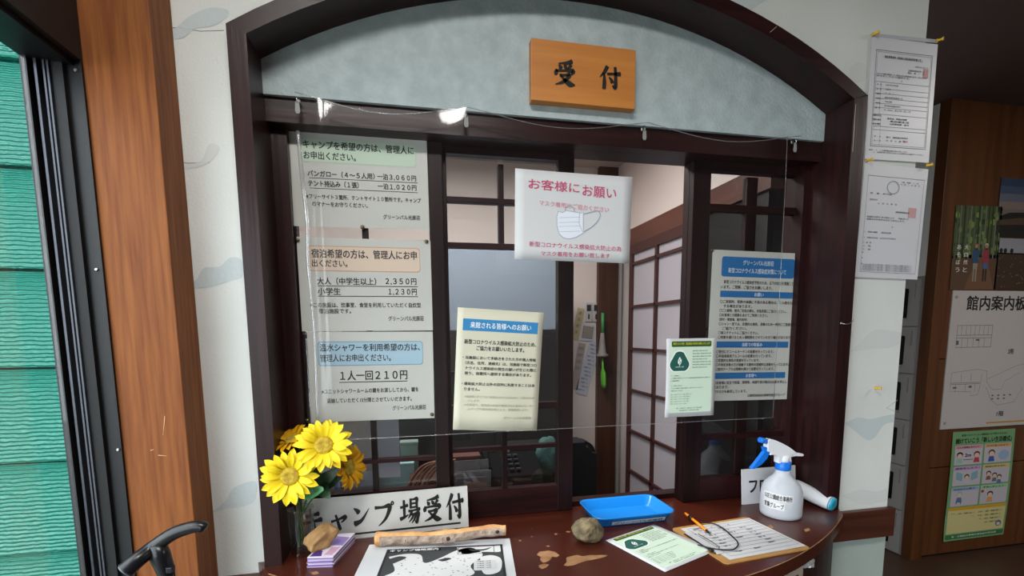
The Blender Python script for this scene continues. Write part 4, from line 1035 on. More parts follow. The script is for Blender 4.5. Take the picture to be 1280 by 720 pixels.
tag(MB().tube(bez([atz(x, y, .9785) for x, y in cpts], 5), .0017, 8).build('elastic_cord', MATS['black_plastic']), 'black elastic cord looped over the form on the clipboard', 'cord')
kp = atz(889, 688, .979)
tag(stone('cord_knot', (kp.x, kp.y, .9765), .006, (1.2, .9, .6), 3, MATS['black_plastic'], ''), 'black knot at the end of the elastic cord by the clip', 'knot')

# ================================================================== BLUE TRAY
TB = mat('glossy_blue_plastic', '#1a86de', .22, spec=.5); 
Zr = 1.003
fl, frr = atz(754, 656, .9705), atz(829, 649, .9705)
rfl, rfr, rbl, rbr = atz(744, 650, Zr), atz(845, 640, Zr), atz(726, 626, Zr), atz(812, 614, Zr)
ux = (rfr-rfl).normalized()
cx = (rfl+rfr+rbl+rbr)/4
print('TRAY', rfl, rfr, rbl, rbr)
Wt = ((rfr-rfl).length+(rbr-rbl).length)/2; Ht = .150
tr = empty('blue_tray', (cx.x, cx.y, .9705), 'bright blue plastic tray with a name strip on its front rim', 'tray', rot=(0, 0, math.atan2(ux.y, ux.x)))
def tray():
    b = MB(); prof = [(0, 0, .0), (-.012, -.012, .0), (0, 0, .0)]
    def ring(w, h, r, z): return [b.b.verts.new((x-w/2, y-h/2, z)) for x, y in rrect(w, h, r, 7)]
    R = [ring(Wt-.040, Ht-.038, .016, 0), ring(Wt-.034, Ht-.032, .018, .003), ring(Wt-.010, Ht-.010, .022, .026), ring(Wt, Ht, .026, .0285), ring(Wt+.001, Ht+.001, .026, .0305), ring(Wt-.003, Ht-.003, .025, .032), ring(Wt-.013, Ht-.013, .021, .0285), ring(Wt-.038, Ht-.036, .016, .006), ring(Wt-.046, Ht-.044, .014, .003)]
    for a_, c_ in zip(R, R[1:]):
        for k in range(len(a_)):
            f = b.b.faces.new((a_[k], a_[(k+1) % len(a_)], c_[(k+1) % len(a_)], c_[k])); f.smooth = True
    b.b.faces.new(R[0][::-1]); b.b.faces.new(R[-1]); return b
tray().build('tray_body', TB, tr)
S = Sheet(Wt*.66, .0125, th=.0003); S.t('グリーンパル光原荘', .04, .16, .92, .68, '#20242a', .02)
lb_ = S.build('name_strip', mat('silver_label', '#aeb6bd', .4), None, None, (-Wt*.30, -Ht/2+.0085, .008), (math.radians(-0)-.40*0, 0, 0), parent=tr)
lb_.rotation_euler = (math.radians(28), 0, 0); lb_.location = (-Wt*.30, -Ht/2+.0115, .0065)

# ================================================================== SPRAY BOTTLE
BX = atz(976, 651, .97); BYy = BX.y+.040; BXx = at(975.5, 640, BYy).x
def bz(py, px=976): return at(px, py, BYy).z
sc_ = (at(1001, 625, BYy).x - at(950, 625, BYy).x)/2*.79
print('bottle r', sc_, 'Y', BYy, 'neck z', bz(585)-.97, 'top', bz(548)-.97)
sb = empty('spray_bottle', (BXx, BYy, .9705), 'translucent white spray bottle with a blue and white trigger head', 'spray bottle')
PL = mat('frosted_plastic', '#dde1e8', .35, trans=.3, ior=1.3); WH = mat('white_plastic', '#e8eaee', .3); BLU = mat('vivid_blue_plastic', '#1673dc', .3)
hN = bz(586)-.9705
MB().lathe([(sc_*.90, 0), (sc_*.98, .003), (sc_*1.0, .012), (sc_*1.0, hN*.42), (sc_*.97, hN*.54), (sc_*.86, hN*.68), (sc_*.62, hN*.79), (sc_*.44, hN*.86), (sc_*.36, hN*.93), (sc_*.34, hN*1.0)], n=36).build('bottle', PL, sb)
zc = bz(577)-.9705
MB().lathe([(sc_*.36, hN-.002), (sc_*.38, hN), (sc_*.38, zc), (sc_*.34, zc+.001)], n=24).build('collar', BLU, sb)
MB().lathe([(sc_*.30, zc-.001), (sc_*.30, zc+.010), (sc_*.27, zc+.018)], n=20).build('neck', WH, sb)
def zp(pts): return [((lambda q: (q.x-BXx, q.z-.9705))(at(920+x/6, 540+y/6, BYy))) for x, y in pts]
MB().prism(zp([(225,60),(245,50),(275,56),(330,80),(380,108),(430,145),(415,160),(396,158),(392,180),(398,228),(303,228),(305,182),(280,170),(270,160),(240,168),(246,150),(222,140),(225,100)]), .020, (0, -.010, 0), w=(0, 1, 0)).build('spray_head', WH, sb)
MB().prism(zp([(385,140),(440,152),(490,160),(497,170),(488,178),(440,176),(390,186)]), .012, (0, -.006, 0), w=(0, 1, 0)).build('rear_lever', WH, sb)
q0, q1 = zp([(176, 58), (232, 72)])
MB().tube([(q0[0], 0, q0[1]), (q1[0], 0, q1[1])], [.0072, .0078], 14).build('nozzle', BLU, sb)
MB().prism(zp([(200,108),(220,112),(242,150),(222,195),(180,240),(130,272),(106,272),(140,232),(172,190),(205,145)]), .012, (0, -.006, 0), w=(0, 1, 0)).build('trigger', BLU, sb)
def curved_label(parent, ang0, z, wdt, hgt, txt, R, nm='name_label', tilt=.0):
    b = MB(); n = 14
    def P(u, v, k): a = ang0 + (u-.5)*wdt/R; return (math.cos(a)*(R+k), math.sin(a)*(R+k), z + (v)*hgt + tilt*(u-.5)*wdt)
    g = [[b.b.verts.new(P(i/n, j, .0005)) for i in range(n+1)] for j in (0, 1)]
    for i in range(n): b.b.faces.new((g[0][i], g[0][i+1], g[1][i+1], g[1][i])).smooth = True
    o = b.build(nm, mat('label_paper', '#e6e6e6', .5), parent)
    vs, fs = glyphs(txt, .02); x0 = min(p_[0] for p_ in vs); x1 = max(p_[0] for p_ in vs); y0 = min(p_[1] for p_ in vs); y1 = max(p_[1] for p_ in vs)
    me = bpy.data.meshes.new('lettering'); me.from_pydata([P(.04+.92*(a-x0)/(x1-x0), .14+.72*(c-y0)/(y1-y0), .0012+.00004*k_) for a, c, k_ in vs], [], fs); me.materials.append(INK)
    q = bpy.data.objects.new('lettering', me); COL.objects.link(q); q.parent = o
va = math.atan2(-1.1-BYy, -BXx)          # direction from the bottle towards the viewer
curved_label(sb, va-.15, hN*.40, .078, .021, '山区公園総合事務所', sc_, tilt=-.05)
curved_label(sb, va-.34, hN*.40-.024, .056, .021, '営業グループ', sc_, tilt=-.05)

# ================================================================== THERMOMETER
t0, t1 = atz(993, 606, 1.02), atz(1040, 630, .992)
th_ = empty('hand_thermometer', ((t0.x+t1.x)/2, (t0.y+t1.y)/2, .9705), 'white handheld thermometer with teal end cap lying behind the spray bottle', 'thermometer')
MINT = mat('teal_plastic', '#2aa0bc', .3)
P = bez([t0, t0.lerp(t1, .3)+Vector((0, 0, -.002)), t0.lerp(t1, .7)+Vector((0, 0, -.003)), t1], 6)
kid(MB().tube(P, [.019+.003*math.sin(i/len(P)*PI*1.3) if i < 12 else .0205 for i in range(len(P))], 18).build('handle', WH), th_)
dd = (P[-1]-P[-2]).normalized()
kid(MB().tube([P[-1]-dd*.004, P[-1]+dd*.004, P[-1]+dd*.007], [.0208, .0200, .014], 18).build('end_cap', MINT), th_)
kid(MB().tube([p+Vector((0, -.001, .0125)) for p in P[0:9]], [.003]+[.0075]*7+[.002], 12).build('top_stripe', MINT), th_)
kid(MB().box((t0.x+.012, t0.y-.024, 1.0), (t0.x+.034, t0.y-.012, 1.008), .002).build('button', MINT), th_)
hd = t0 + Vector((-.035, .01, .002))
kid(MB().tube([hd, hd+Vector((.018, -.004, 0)), t0+Vector((.004, 0, 0))], [.019, .021, .016], 18).build('sensor_head', WH), th_)

# ================================================================== POSTER ON THE COUNTER FRONT, TAPE
def apron_pt(x, k=0): return Vector((x, bulge(x, .272)+.012-k, 0))
b = MB(); n = 16; xa_, xb_ = .60, .935
for zlo, zhi, inset, lift_, nm, m_ in ((.52, .928, 0, .002, 'sheet', mat('greyish_poster_paper', '#b3a597', .6)), (.56, .895, .025, .0032, 'border', ink('#26262a')), (.566, .889, .029, .0042, 'inner', mat('greyish_poster_inner', '#a79b90', .6))):
    b = MB(); g = []
    for j, z_ in enumerate((zlo, zhi)): g.append([b.b.verts.new(apron_pt(xa_+inset+(xb_-xa_-2*inset)*i/n, lift_+.001)+Vector((0, 0, z_))) for i in range(n+1)])
    for i in range(n): b.b.faces.new((g[0][i], g[0][i+1], g[1][i+1], g[1][i]))
    if nm == 'sheet': poster = b.build('counter_poster', m_); tag(poster, 'greyish poster with a black border on the curved front of the counter', 'poster')
    else: b.build('printed_border' if nm == 'border' else 'printed_field', m_, poster)
vs, fs = glyphs('お客様は、', 0); x0 = min(a for a, _ in vs); x1 = max(a for a, _ in vs)
me = bpy.data.meshes.new('lettering'); me.from_pydata([tuple(apron_pt(.74+(a-x0)/(x1-x0)*.15, .0062)+Vector((0, 0, .845+c*.038))) for a, c in vs], [], fs); me.materials.append(INK)
q = bpy.data.objects.new('lettering', me); COL.objects.link(q); q.parent = poster
tp = apron_pt(.94, .004)
tape = empty('tape_scrap', (tp.x, tp.y, .915), 'crumpled clear tape scrap at the top right corner of the counter poster', 'tape')
tapem = film('crinkled_tape', (.9, .9, .9, 1), 6, .12, 1.5, .35)
b = MB(); g = [[b.b.verts.new((-.02+.045*i/8, -.002-.006*abs(noise.noise(Vector((i*.9, j*.9, 1)))), -.012+.022*j/5+.004*noise.noise(Vector((i*.7, j, 4))))) for i in range(9)] for j in range(6)]
for j in range(5):
    for i in range(8): b.b.faces.new((g[j][i], g[j][i+1], g[j+1][i+1], g[j+1][i]))
b.build('film', tapem, tape)

# ================================================================== WALKING STICK HANDLE AT THE LEFT
YC = -.16
def C_(x, y, dy=0): return at(x, y, YC+dy)
cane = empty('walking_stick', (C_(205, 700).x, YC, 0), 'black walking stick with a moulded handle leaning by the timber post', 'walking stick')
BP = mat('black_rubbery_plastic', '#141519', .28)
hp = bez([C_(157,713,-.03), C_(172,700,-.02), C_(192,684), C_(215,668), C_(236,660), C_(250,658), C_(257,661)], 6)
kid(MB().tube(hp, [.0155-.0045*math.sin(i/len(hp)*PI*.5) for i in range(len(hp)-3)]+[.0100, .0090, .0060], 18).build('handle', BP), cane)
dd = (hp[0]-hp[1]).normalized()
kid(MB().tube([hp[0]+dd*.0002, hp[0]+dd*.003], [.0150, .0125], 20).build('end_disc', mat('grey_disc', '#5c646c', .4)), cane)
st = C_(203, 690); lo = Vector((st.x+.05, YC+.02, .012))
kid(MB().tube([C_(196,680), C_(200,694), C_(207,712), C_(212,730)], [.014, .017, .015, .010], 14).build('neck', BP), cane)
kid(MB().tube([C_(210,722), lo], [.0095, .0095], 14).build('shaft', mat('black_steel_tube', '#1b1c20', .3, .4)), cane)
kid(MB().tube([lo+Vector((0,0,.03)), lo-Vector((0,0,.010))], [.012, .015], 14).build('rubber_foot', MATS['black_rubber']), cane)
pp = C_(214, 708)
kid(MB().box((pp.x-.002, pp.y-.016, pp.z-.006), (pp.x+.009, pp.y-.004, pp.z+.005), .0015).build('locking_button', BP), cane)

# ================================================================== HALL ON THE RIGHT
HY = 1.2; LX = 3.10
pw = struct(empty('wall_hall', (LX, HY, 0)), 'dark orange-brown panelled partition in the hall')
kid(MB().box((LX+.02, HY+.02, 0), (6.1, HY+.06, CEIL)).build('backing', mat('joint_backing_black', '#120a06', .9)), pw)  # near-black sheet behind the panel joints
kid(MB().box((LX, HY-.004, 0), (LX+.085, HY+.06, CEIL), .002).build('corner_post', PANELW), pw)
for za_, zb_ in ((.02, .607), (.613, 1.309), (1.315, CEIL)):
    for k, (xa1, xb1) in enumerate(((LX+.088, 4.0), (4.005, 4.95), (4.955, 6.1))):
        kid(MB().box((xa1, HY, za_), (xb1, HY+.02, zb_), .0015).build('panel', PANELW), pw)
cw_ = struct(MB().box((LX, HY+.06, 1.83), (LX+.08, 3.4, CEIL)).build('wall_corridor', WALL))
struct(MB().box((XE, 3.3, 0), (LX, 3.4, CEIL)).build('wall_far', PLA))
struct(MB().box((XE-.06, WY+th, 0), (XE, 3.3, CEIL)).build('wall_office', PLA))
# lockers
LG = mat('grey_locker_paint', '#b0aeac', .45, .1); LG2 = mat('grey_locker_frame', '#94918f', .45, .1); LW = mat('dark_locker_window', '#0c0e12', .2)
lk = empty('shoe_locker', (LX, HY+.07, 0), 'tall grey steel locker column with small dark windows in the hall', 'locker')
kid(MB().box((LX+.012, HY+.065, .0), (LX+.38, 2.2, 1.83)).build('body', LG2), lk)
ROW = .303
for col_ in range(2):
    y0 = HY+.085+col_*.42
    for r_ in range(6):
        z1 = 1.815-r_*ROW; z0 = z1-ROW+.008
        d_ = empty('door', (LX+.012, y0, z0)); d_.parent = lk; d_.location = (.012, y0-HY-.07, z0)
        h_ = z1-z0; y1 = .40
        b = MB(); wy0, wy1, wz0, wz1 = .065, .30, .05, h_-.055
        for a_, c_ in (((-.012, 0, 0), (0, wy0, h_)), ((-.012, wy1, 0), (0, y1, h_)), ((-.012, wy0, 0), (0, wy1, wz0)), ((-.012, wy0, wz1), (0, wy1, h_))): b.box(a_, c_)
        b.build('door_leaf', LG, d_)
        g_ = MB().prism([(y_+wy0, z_+wz0) for y_, z_ in rrect(wy1-wy0, wz1-wz0, .02)], .004, (-.013, 0, 0), u=(0,1,0), v=(0,0,1), w=(1,0,0)).build('window', LW, d_)
        MB().box((-.017, .018, h_*.60), (-.011, .024, h_*.92)).build('hinge', LG2, d_)

def hallput(fn, name, m, label, cat, tl, tr, bl, br, Y=HY-.004, **k): return put(fn, name, m, label, cat, tl, tr, bl, br, Y, **k)
BOARDM = mat('greyish_board', '#b5b0ae', .5)
def plan(s):
    G = '#5c5c60'; W_ = s.w
    s.t('館内案内板', .115, .035, .50, .105, '#1c1c1e', .02)
    def P(x, y): return (x/ (W_*1000), y/(s.h*1000))
    s.o(.06, .245, .29, .16, G, .0025)
    for k in range(1, 8): s.r(.06+.29*k/8, .25, .0022, .065, G, name='ruled_line')
    s.r(.06, .315, .29, .003, G, name='ruled_line'); s.r(.06, .335, .29, .003, G, name='ruled_line')
    for k in range(1, 6): s.r(.06+.29*k/6.3, .335, .0022, .07, G, name='ruled_line')
    s.r(.062, .355, .02, .03, G); s.r(.22, .345, .03, .012, G); s.t('2階', .50, .42, .05, .04, '#2a2a2c')
    s.line([(.05,.585),(.26,.565),(.34,.58),(.345,.66),(.40,.72),(.48,.72),(.50,.66),(.62,.60)], .0018, G); s.line([(.35,.64),(.58,.55),(.72,.52)], .0018, G)
    s.line([(.05,.585),(.045,.72),(.22,.73),(.22,.76),(.28,.755),(.29,.72),(.30,.60)], .0018, G); s.line([(.345,.70),(.40,.80),(.46,.84),(.60,.82),(.66,.72)], .0018, G)
    s.r(.05, .66, .24, .003, G, name='ruled_line'); s.r(.05, .67, .24, .003, G, name='ruled_line')
    for k in range(1, 6): s.r(.05+.04*k, .59+(k % 2)*.08, .0022, .06, G, name='ruled_line')
    for k in range(7): s.r(.40+.05*(k % 4), .76+.025*(k//4), .018, .010, G)
    s.r(.07, .69, .03, .012, G); s.r(.20, .685, .025, .015, G); s.t('1階', .46, .885, .06, .04, '#2a2a2c')
    s.r(.38, .965, .60, .012, '#b08a30')
A = at(1191, 363, HY-.004); D = at(1174, 537, HY-.004)
S = Sheet(.98, A.z-D.z, th=.006); plan(S)
S.build('floor_plan_board', BOARDM, 'large greyish white floor plan board screwed to the hall partition', 'board', (A.x, HY-.004, D.z))
for x_, z_ in ((.03, -.04), (.03, .04-(A.z-D.z))):
    MB().tube([(x_, -.004, A.z-D.z+z_), (x_, -.007, A.z-D.z+z_)], .008, 12).build('screw', LG2, COL.objects['floor_plan_board'])

def forest(s):
    s.r(0, 0, 1, .62, '#43562c'); s.r(0, .58, 1, .42, '#57402e'); s.poly([(.30,1),(.95,1),(.75,.62),(.55,.60)], '#6a4d38', .0007)
    rnd = random.Random(5)
    for k in range(60): s.ell(rnd.random()*.96+.02, rnd.random()*.56+.04, .03+.03*rnd.random(), .02+.03*rnd.random(), rnd.choice(['#5a7436', '#34462a', '#6f8a40', '#26351f']), 7, .0006+.00001*k)
    for k in range(13): x_ = .03+k*.075+rnd.uniform(-.02, .02); s.poly([(x_, .0), (x_+.025, .0), (x_+.028, .62), (x_-.002, .62)], rnd.choice(['#59584f', '#6e6b62', '#2f2e28']), .0014)
    for cx_, shirt, leg in ((.50, '#2c4c6e', '#8c8273'), (.72, '#8c3440', '#3f5c88')):
        s.ell(cx_, .475, .035, .025, '#a37a62', 10, .0020); s.ell(cx_, .46, .04, .02, '#7a2a24' if cx_ < .6 else '#c9bfae', 10, .0019)
        s.poly([(cx_-.07,.52),(cx_+.07,.52),(cx_+.06,.68),(cx_-.06,.68)], shirt, .0019); s.poly([(cx_-.05,.68),(cx_+.055,.68),(cx_+.05,.75),(cx_-.045,.75)], leg, .0019)
        for d_ in (-.025, .03): s.line([(cx_+d_, .74), (cx_+d_, .90)], s.w*.03, '#2b2622' if cx_ > .6 else leg, .0018)
    for i, ch in enumerate('大自然と'): s.t(ch, .24, .46+i*.09, .09, .055, '#d5d5cc', .01, lift=.0024)
    for i, ch in enumerate('あそぼう'): s.t(ch, .08, .46+i*.09, .09, .055, '#d5d5cc', .01, lift=.0024)
hallput(forest, 'forest_poster', mat('photo_paper', '#4a5238', .4), 'poster photo of two hikers on a path in a birch wood', 'poster', (1193,257), (1250,258), (1189,362), (1247,362))
def skyp(s):
    for i, c_ in enumerate(('#2c3c54', '#3f4c63', '#5c6070', '#7a6b66', '#6b625c')): s.r(0, i*.13, 1, .131, c_)
    s.poly([(0,.66),(.2,.58),(.6,.56),(1,.60),(1,1),(0,1)], '#1d1b16', .0008); s.poly([(0,.72),(.4,.66),(1,.68),(1,.75),(0,.8)], '#4a3a2c', .001)
A = at(1252, 222, HY-.004); D = at(1251, 296, HY-.004)
S = Sheet(.46, A.z-D.z); skyp(S); S.build('sky_poster', MATS['photo_paper'], 'dusky blue landscape photo poster at the upper right above the floor plan', 'poster', (A.x, HY-.004, D.z))
def field(s):
    s.r(0, 0, 1, .30, '#8c8c92'); s.r(0, .28, 1, .72, '#3a2c20')
    rnd = random.Random(3)
    for k in range(50): s.ell(rnd.random()*.94+.03, .36+rnd.random()*.6, .012, .014, rnd.choice(['#6a3f2c', '#54602c', '#7a5a3c']), 6, .0008+.00001*k)
    for x_ in (.06, .13, .24): s.ell(x_, .24, .03, .05, '#1c2418', 8, .001)
A = at(1248, 297, HY-.004); D = at(1247, 362, HY-.004)
S = Sheet(.48, A.z-D.z-.002); field(S); S.build('field_poster', MATS['photo_paper'], 'photo poster of a grey sky over a flowering field, right of the hikers poster', 'poster', (A.x+.003, HY-.004, D.z))
def covid(s):
    s.r(.0, .0, 1, 1, '#6f9a6c', lift=.0002); s.r(.03, .70, .94, .235, '#c9bf84', lift=.0004); s.r(.03, .69, .94, .03, '#c99a2c', lift=.0006)
    s.t('新型コロナウイルス感染拡大を予防するために', .14, .025, .74, .02, '#1b3a1b', .02); s.t('続けていこう「新しい生活様式」', .05, .06, .90, .05, '#14301a', .04)
    hs = ['#c98a94', '#c99a5c', '#b58ac0', '#c9b45c', '#8aa6c9', '#8cbf8c']
    for i in range(6):
        u = .05+.47*(i % 2); v = .125+.19*(i//2)
        s.r(u, v, .44, .175, '#b9b3ba', .006, .0006); s.r(u+.01, v+.004, .42, .028, hs[i], .003, .0009); s.t(('人との間隔を空けよう', 'マスクをつけよう', '換気をしよう', '会話は控えめに', '外出は少人数で', '手洗いをしよう')[i], u+.03, v+.01, .34, .016, '#2c2024', .02, lift=.0013)
    def person(cu, cv, body, hair, k=1):
        s.ell(cu, cv-.028*k, .045*k, .024*k, hair, 12, .0011); s.ell(cu, cv-.020*k, .034*k, .018*k, '#d9b49c', 12, .0013); s.poly([(cu-.045*k, cv+.04*k), (cu-.03*k, cv), (cu+.03*k, cv), (cu+.045*k, cv+.04*k)], body, .0012)
    person(.13, .24, '#8fb5b0', '#22201e', 1.1); person(.40, .24, '#b0404c', '#5a2420', 1.1); s.t('2m', .21, .20, .10, .03, '#22201e', .03); s.line([(.19,.255),(.34,.255)], .004, '#44444c')
    person(.64, .24, '#3458a0', '#5a4a40', 1.2); s.ell(.84, .235, .09, .045, '#8fa8c4', 16, .0010)
    s.poly([(.10,.36),(.20,.38),(.20,.45),(.10,.43)], '#7fa3b0', .001); s.poly([(.44,.36),(.34,.38),(.34,.45),(.44,.43)], '#7fa3b0', .001); person(.27, .435, '#b9b9bd', '#2c2c30', .9)
    person(.62, .42, '#8c4a4a', '#2c2420', .9); person(.72, .44, '#5c6c74', '#2c2420', .9); person(.80, .46, '#54709c', '#2c2420', .9)
    person(.18, .60, '#54709c', '#7fb5c0', 1.1); s.line([(.15,.64),(.14,.66)], .006, '#22201e'); s.line([(.20,.64),(.22,.66)], .006, '#22201e'); person(.68, .62, '#c9984c', '#3c2420', 1.1); s.ell(.55, .56, .025, .014, '#a83a3a', 10, .0012)
    for i in range(8): s.t('手洗い・換気・距離を保とう', .08 if i < 4 else .52, .745+(i % 4)*.035, .38, .016, '#3c3a24', .01)
    s.ell(.88, .88, .05, .028, '#2f5fa0', 12, .0012); s.ell(.88, .885, .03, .016, '#d9b49c', 12, .0014); s.r(.02, .945, .96, .04, '#3c6a40', lift=.0006); s.t('県・公園総合事務所感染症対策本部', .12, .955, .74, .018, '#c9d9c4', .01)
hallput(covid, 'infection_poster', mat('green_poster_paper', '#6f9a6c', .5), 'green and yellow infection prevention poster with six cartoon panels below the floor plan', 'poster', (1191,541), (1266,535), (1178,676), (1257,668), deform=lambda u, v: -.006*math.sin(v*3.1)-.008*max(0, v-.85)*(1-u)*6)

# ================================================================== OFFICE BEHIND THE HATCH
BEIGE = mat('pinkish_beige_wall', '#d2c4bd', .85, bump=.05, bscale=60)
OY = 1.42
struct(MB().box((-1.05, OY, 0), (XE-.06, OY+.08, 2.42)).build('wall_office_back', BEIGE))
struct(MB().box((-1.05, .36, 0), (-.98, OY, 2.42)).build('wall_office_left', BEIGE))
struct(MB().box((-1.05, WY+th, 2.4), (XE-.06, OY+.08, 2.46)).build('ceiling_office', mat('beige_board_ceiling', '#bcaca6', .85)))
for k in range(3):
    MB().box((-1.05, .45+k*.4, 2.396), (XE-.06, .456+k*.4, 2.4)).build('ceiling_joint', mat('joint_line', '#6c5c56', .9), COL.objects['ceiling_office'])
struct(MB().box((-1.0, WY+th, 0), (XE-.06, OY, .01)).build('floor_office', FLOOR))
# shoji partition: beam, rail and two paper doors, plane X
SX = 1.10
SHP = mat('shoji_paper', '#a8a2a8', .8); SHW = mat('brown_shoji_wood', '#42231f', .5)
struct(MB().box((SX, .22, 1.945), (SX+.05, OY, 2.03), .002).build('trim_7', wood('dull_beam_wood', '#4c2a20', '#643a2c', .55, 1, 9)), 'brown wooden beam above the paper doors inside the office')
struct(MB().box((SX+.01, .22, 2.03), (SX+.05, OY, 2.40)).build('wall_office_right', BEIGE))
hz = [atx(786, y, SX).z for y in (384, 437.6, 490, 541, 588)]
pz = (hz[0]-hz[-1])/4; zb_ = [hz[0]+pz*1, hz[0]] + [hz[0]-pz*k for k in range(1, 7)]
ycol = [atx(785.5, 400, SX).y, atx(818, 400, SX).y, atx(853, 400, SX).y]
dy = ycol[0]-ycol[1]
for k, (ya, yb_) in enumerate(((ycol[0]-2*dy+.008, ycol[0]),)):
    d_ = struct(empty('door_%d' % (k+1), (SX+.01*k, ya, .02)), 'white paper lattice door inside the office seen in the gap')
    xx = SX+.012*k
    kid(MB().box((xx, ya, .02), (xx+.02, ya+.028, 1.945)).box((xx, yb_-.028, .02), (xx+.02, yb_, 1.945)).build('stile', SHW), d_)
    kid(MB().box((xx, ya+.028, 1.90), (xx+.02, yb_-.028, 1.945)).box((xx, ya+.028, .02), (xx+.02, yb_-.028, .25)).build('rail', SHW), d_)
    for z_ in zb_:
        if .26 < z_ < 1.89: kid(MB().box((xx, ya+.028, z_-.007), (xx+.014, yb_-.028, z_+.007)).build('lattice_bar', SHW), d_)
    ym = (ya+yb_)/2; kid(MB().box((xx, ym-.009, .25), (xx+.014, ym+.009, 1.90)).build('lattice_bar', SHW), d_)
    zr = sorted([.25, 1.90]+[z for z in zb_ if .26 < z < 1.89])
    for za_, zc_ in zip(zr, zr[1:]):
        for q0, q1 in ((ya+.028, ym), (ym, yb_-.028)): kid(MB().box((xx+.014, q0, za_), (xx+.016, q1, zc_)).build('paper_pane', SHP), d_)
nd = struct(empty('door_2', (SX+.012, ycol[0]-2*dy, .02)), 'dark board standing in for the dark open doorway behind the right sash')
DKD = mat('doorway_darkness', '#141112', .5)  # near-black colour stands in for the darkness of an open doorway
kid(MB().box((SX+.012, .24, .02), (SX+.036, ycol[0]-2*dy, 1.945), .002).build('door_leaf', DKD), nd)
for za_, zc_ in ((.15, .95), (1.02, 1.85)): kid(MB().box((SX+.006, .30, za_), (SX+.013, ycol[0]-2*dy-.06, zc_), .003).build('raised_panel', DKD), nd)
# pillar and pale strip
PY = OY-.03
a_ = at(747, 450, PY).x; c_ = at(771, 450, PY).x
struct(MB().box((a_, PY, 0), (c_, OY, 2.4), .002).build('trim_8', wood('pillar_wood', '#3a2018', '#54301f', .5, 2, 9)), 'dark wooden pillar at the back of the office')
struct(MB().box((c_+.002, PY+.01, 0), (c_+.028, OY, 2.4)).build('trim_9', mat('pale_strip', '#a39a95', .7)), 'pale vertical strip beside the pillar')
# switches, papers, brush on the office back wall
for k, px in enumerate((735.5, 744.5)):
    p = at(px, 390, OY-.002); o = empty('light_switch', (p.x, OY-.004, p.z), ('left', 'right')[k]+' white light switch plate on the office wall', 'switch', 'light switches by the pillar')
    MB().box((-.019, -.004, -.055), (.019, .004, .055), .002).build('plate', mat('switch_white', '#c0bab8', .4), o); MB().box((-.012, -.008, .005), (.012, -.004, .04)).build('rocker', mat('switch_dark', '#23262c', .3), o); MB().box((-.004, -.007, -.04), (.004, -.004, -.012)).build('lever', MATS['switch_dark'], o)
def tbl(s):
    for i in range(13): s.t('内線番号一覧', .12+.1*(i % 3), .06+i*.07, .55, .03, '#5c6088')
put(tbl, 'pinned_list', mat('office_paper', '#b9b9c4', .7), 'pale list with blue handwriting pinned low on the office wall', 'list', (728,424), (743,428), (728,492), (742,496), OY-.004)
def cal(s):
    s.r(.08, .1, .84, .75, '#8c8478'); s.o(.08, .1, .84, .75, '#4a443e', .03)
put(cal, 'wall_panel', MATS['office_paper'], 'small grey control panel on the office wall under the switches', 'panel', (727,405), (742,407), (727,425), (742,427), OY-.006)
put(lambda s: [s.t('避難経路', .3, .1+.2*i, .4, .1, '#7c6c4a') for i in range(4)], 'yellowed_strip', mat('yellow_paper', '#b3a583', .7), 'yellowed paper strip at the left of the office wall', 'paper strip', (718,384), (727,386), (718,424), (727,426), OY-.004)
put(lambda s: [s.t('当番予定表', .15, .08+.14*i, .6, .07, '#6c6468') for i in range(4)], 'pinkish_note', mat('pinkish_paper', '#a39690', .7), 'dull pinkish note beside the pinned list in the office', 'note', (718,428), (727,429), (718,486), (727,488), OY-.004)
HB = OY-.03-.05
o = empty('hanging_brush', (at(753, 400, HB).x, HB, at(753, 400, HB).z), 'green cleaning brush hanging beside the pillar in the office', 'brush')
def Q(x, y): return at(x, y, HB)
kid(MB().tube([Q(753.5,391), Q(753.5,416)], .009, 10).build('handle', mat('green_plastic', '#3c8f4c', .4)), o)
kid(MB().lathe([(.010, 0), (.016, -.05), (.022, -.115), (.034, -.12), (.036, -.13), (.02, -.135)], Q(753, 416), n=16).build('guard', mat('grey_guard', '#7f7972', .6)), o)
kid(MB().tube([Q(753,448), Q(753.5,460), Q(754,466), Q(754.5,480), Q(755,485)], [.008, .010, .024, .026, .014], 12, flat=.5).build('scrubber', mat('bright_green_plastic', '#5fae2c', .4)), o)

# white roller board behind centre sash, dark shelf below
A, B_, wd_, hh_ = quad_loc((552, 311), (698, 412), 1.12)
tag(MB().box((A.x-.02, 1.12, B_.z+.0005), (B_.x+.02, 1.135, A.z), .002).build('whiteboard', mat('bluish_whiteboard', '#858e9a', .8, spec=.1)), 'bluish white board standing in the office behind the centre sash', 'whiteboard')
wbm = COL.objects['whiteboard']
ca_, cb_ = at(320, 420, 1.1), at(703, 640, 1.1)
cab = empty('dark_cabinet', ((ca_.x+cb_.x)/2, 1.1, 0), 'long dark low cabinet under the whiteboard in the office', 'cabinet')
kid(MB().box((ca_.x, 1.11, 0), (cb_.x, 1.39, B_.z), .003).build('body', mat('near_black_cabinet', '#191517', .5)), cab)
for k in range(4):
    x_ = ca_.x+.02+k*(cb_.x-ca_.x-.02)/4; d_ = MB().box((x_, 1.095, .35), (x_+(cb_.x-ca_.x)/4-.02, 1.11, B_.z-.03), .002).build('door', mat('dark_cabinet_door', '#221d1e', .45)); kid(d_, cab)
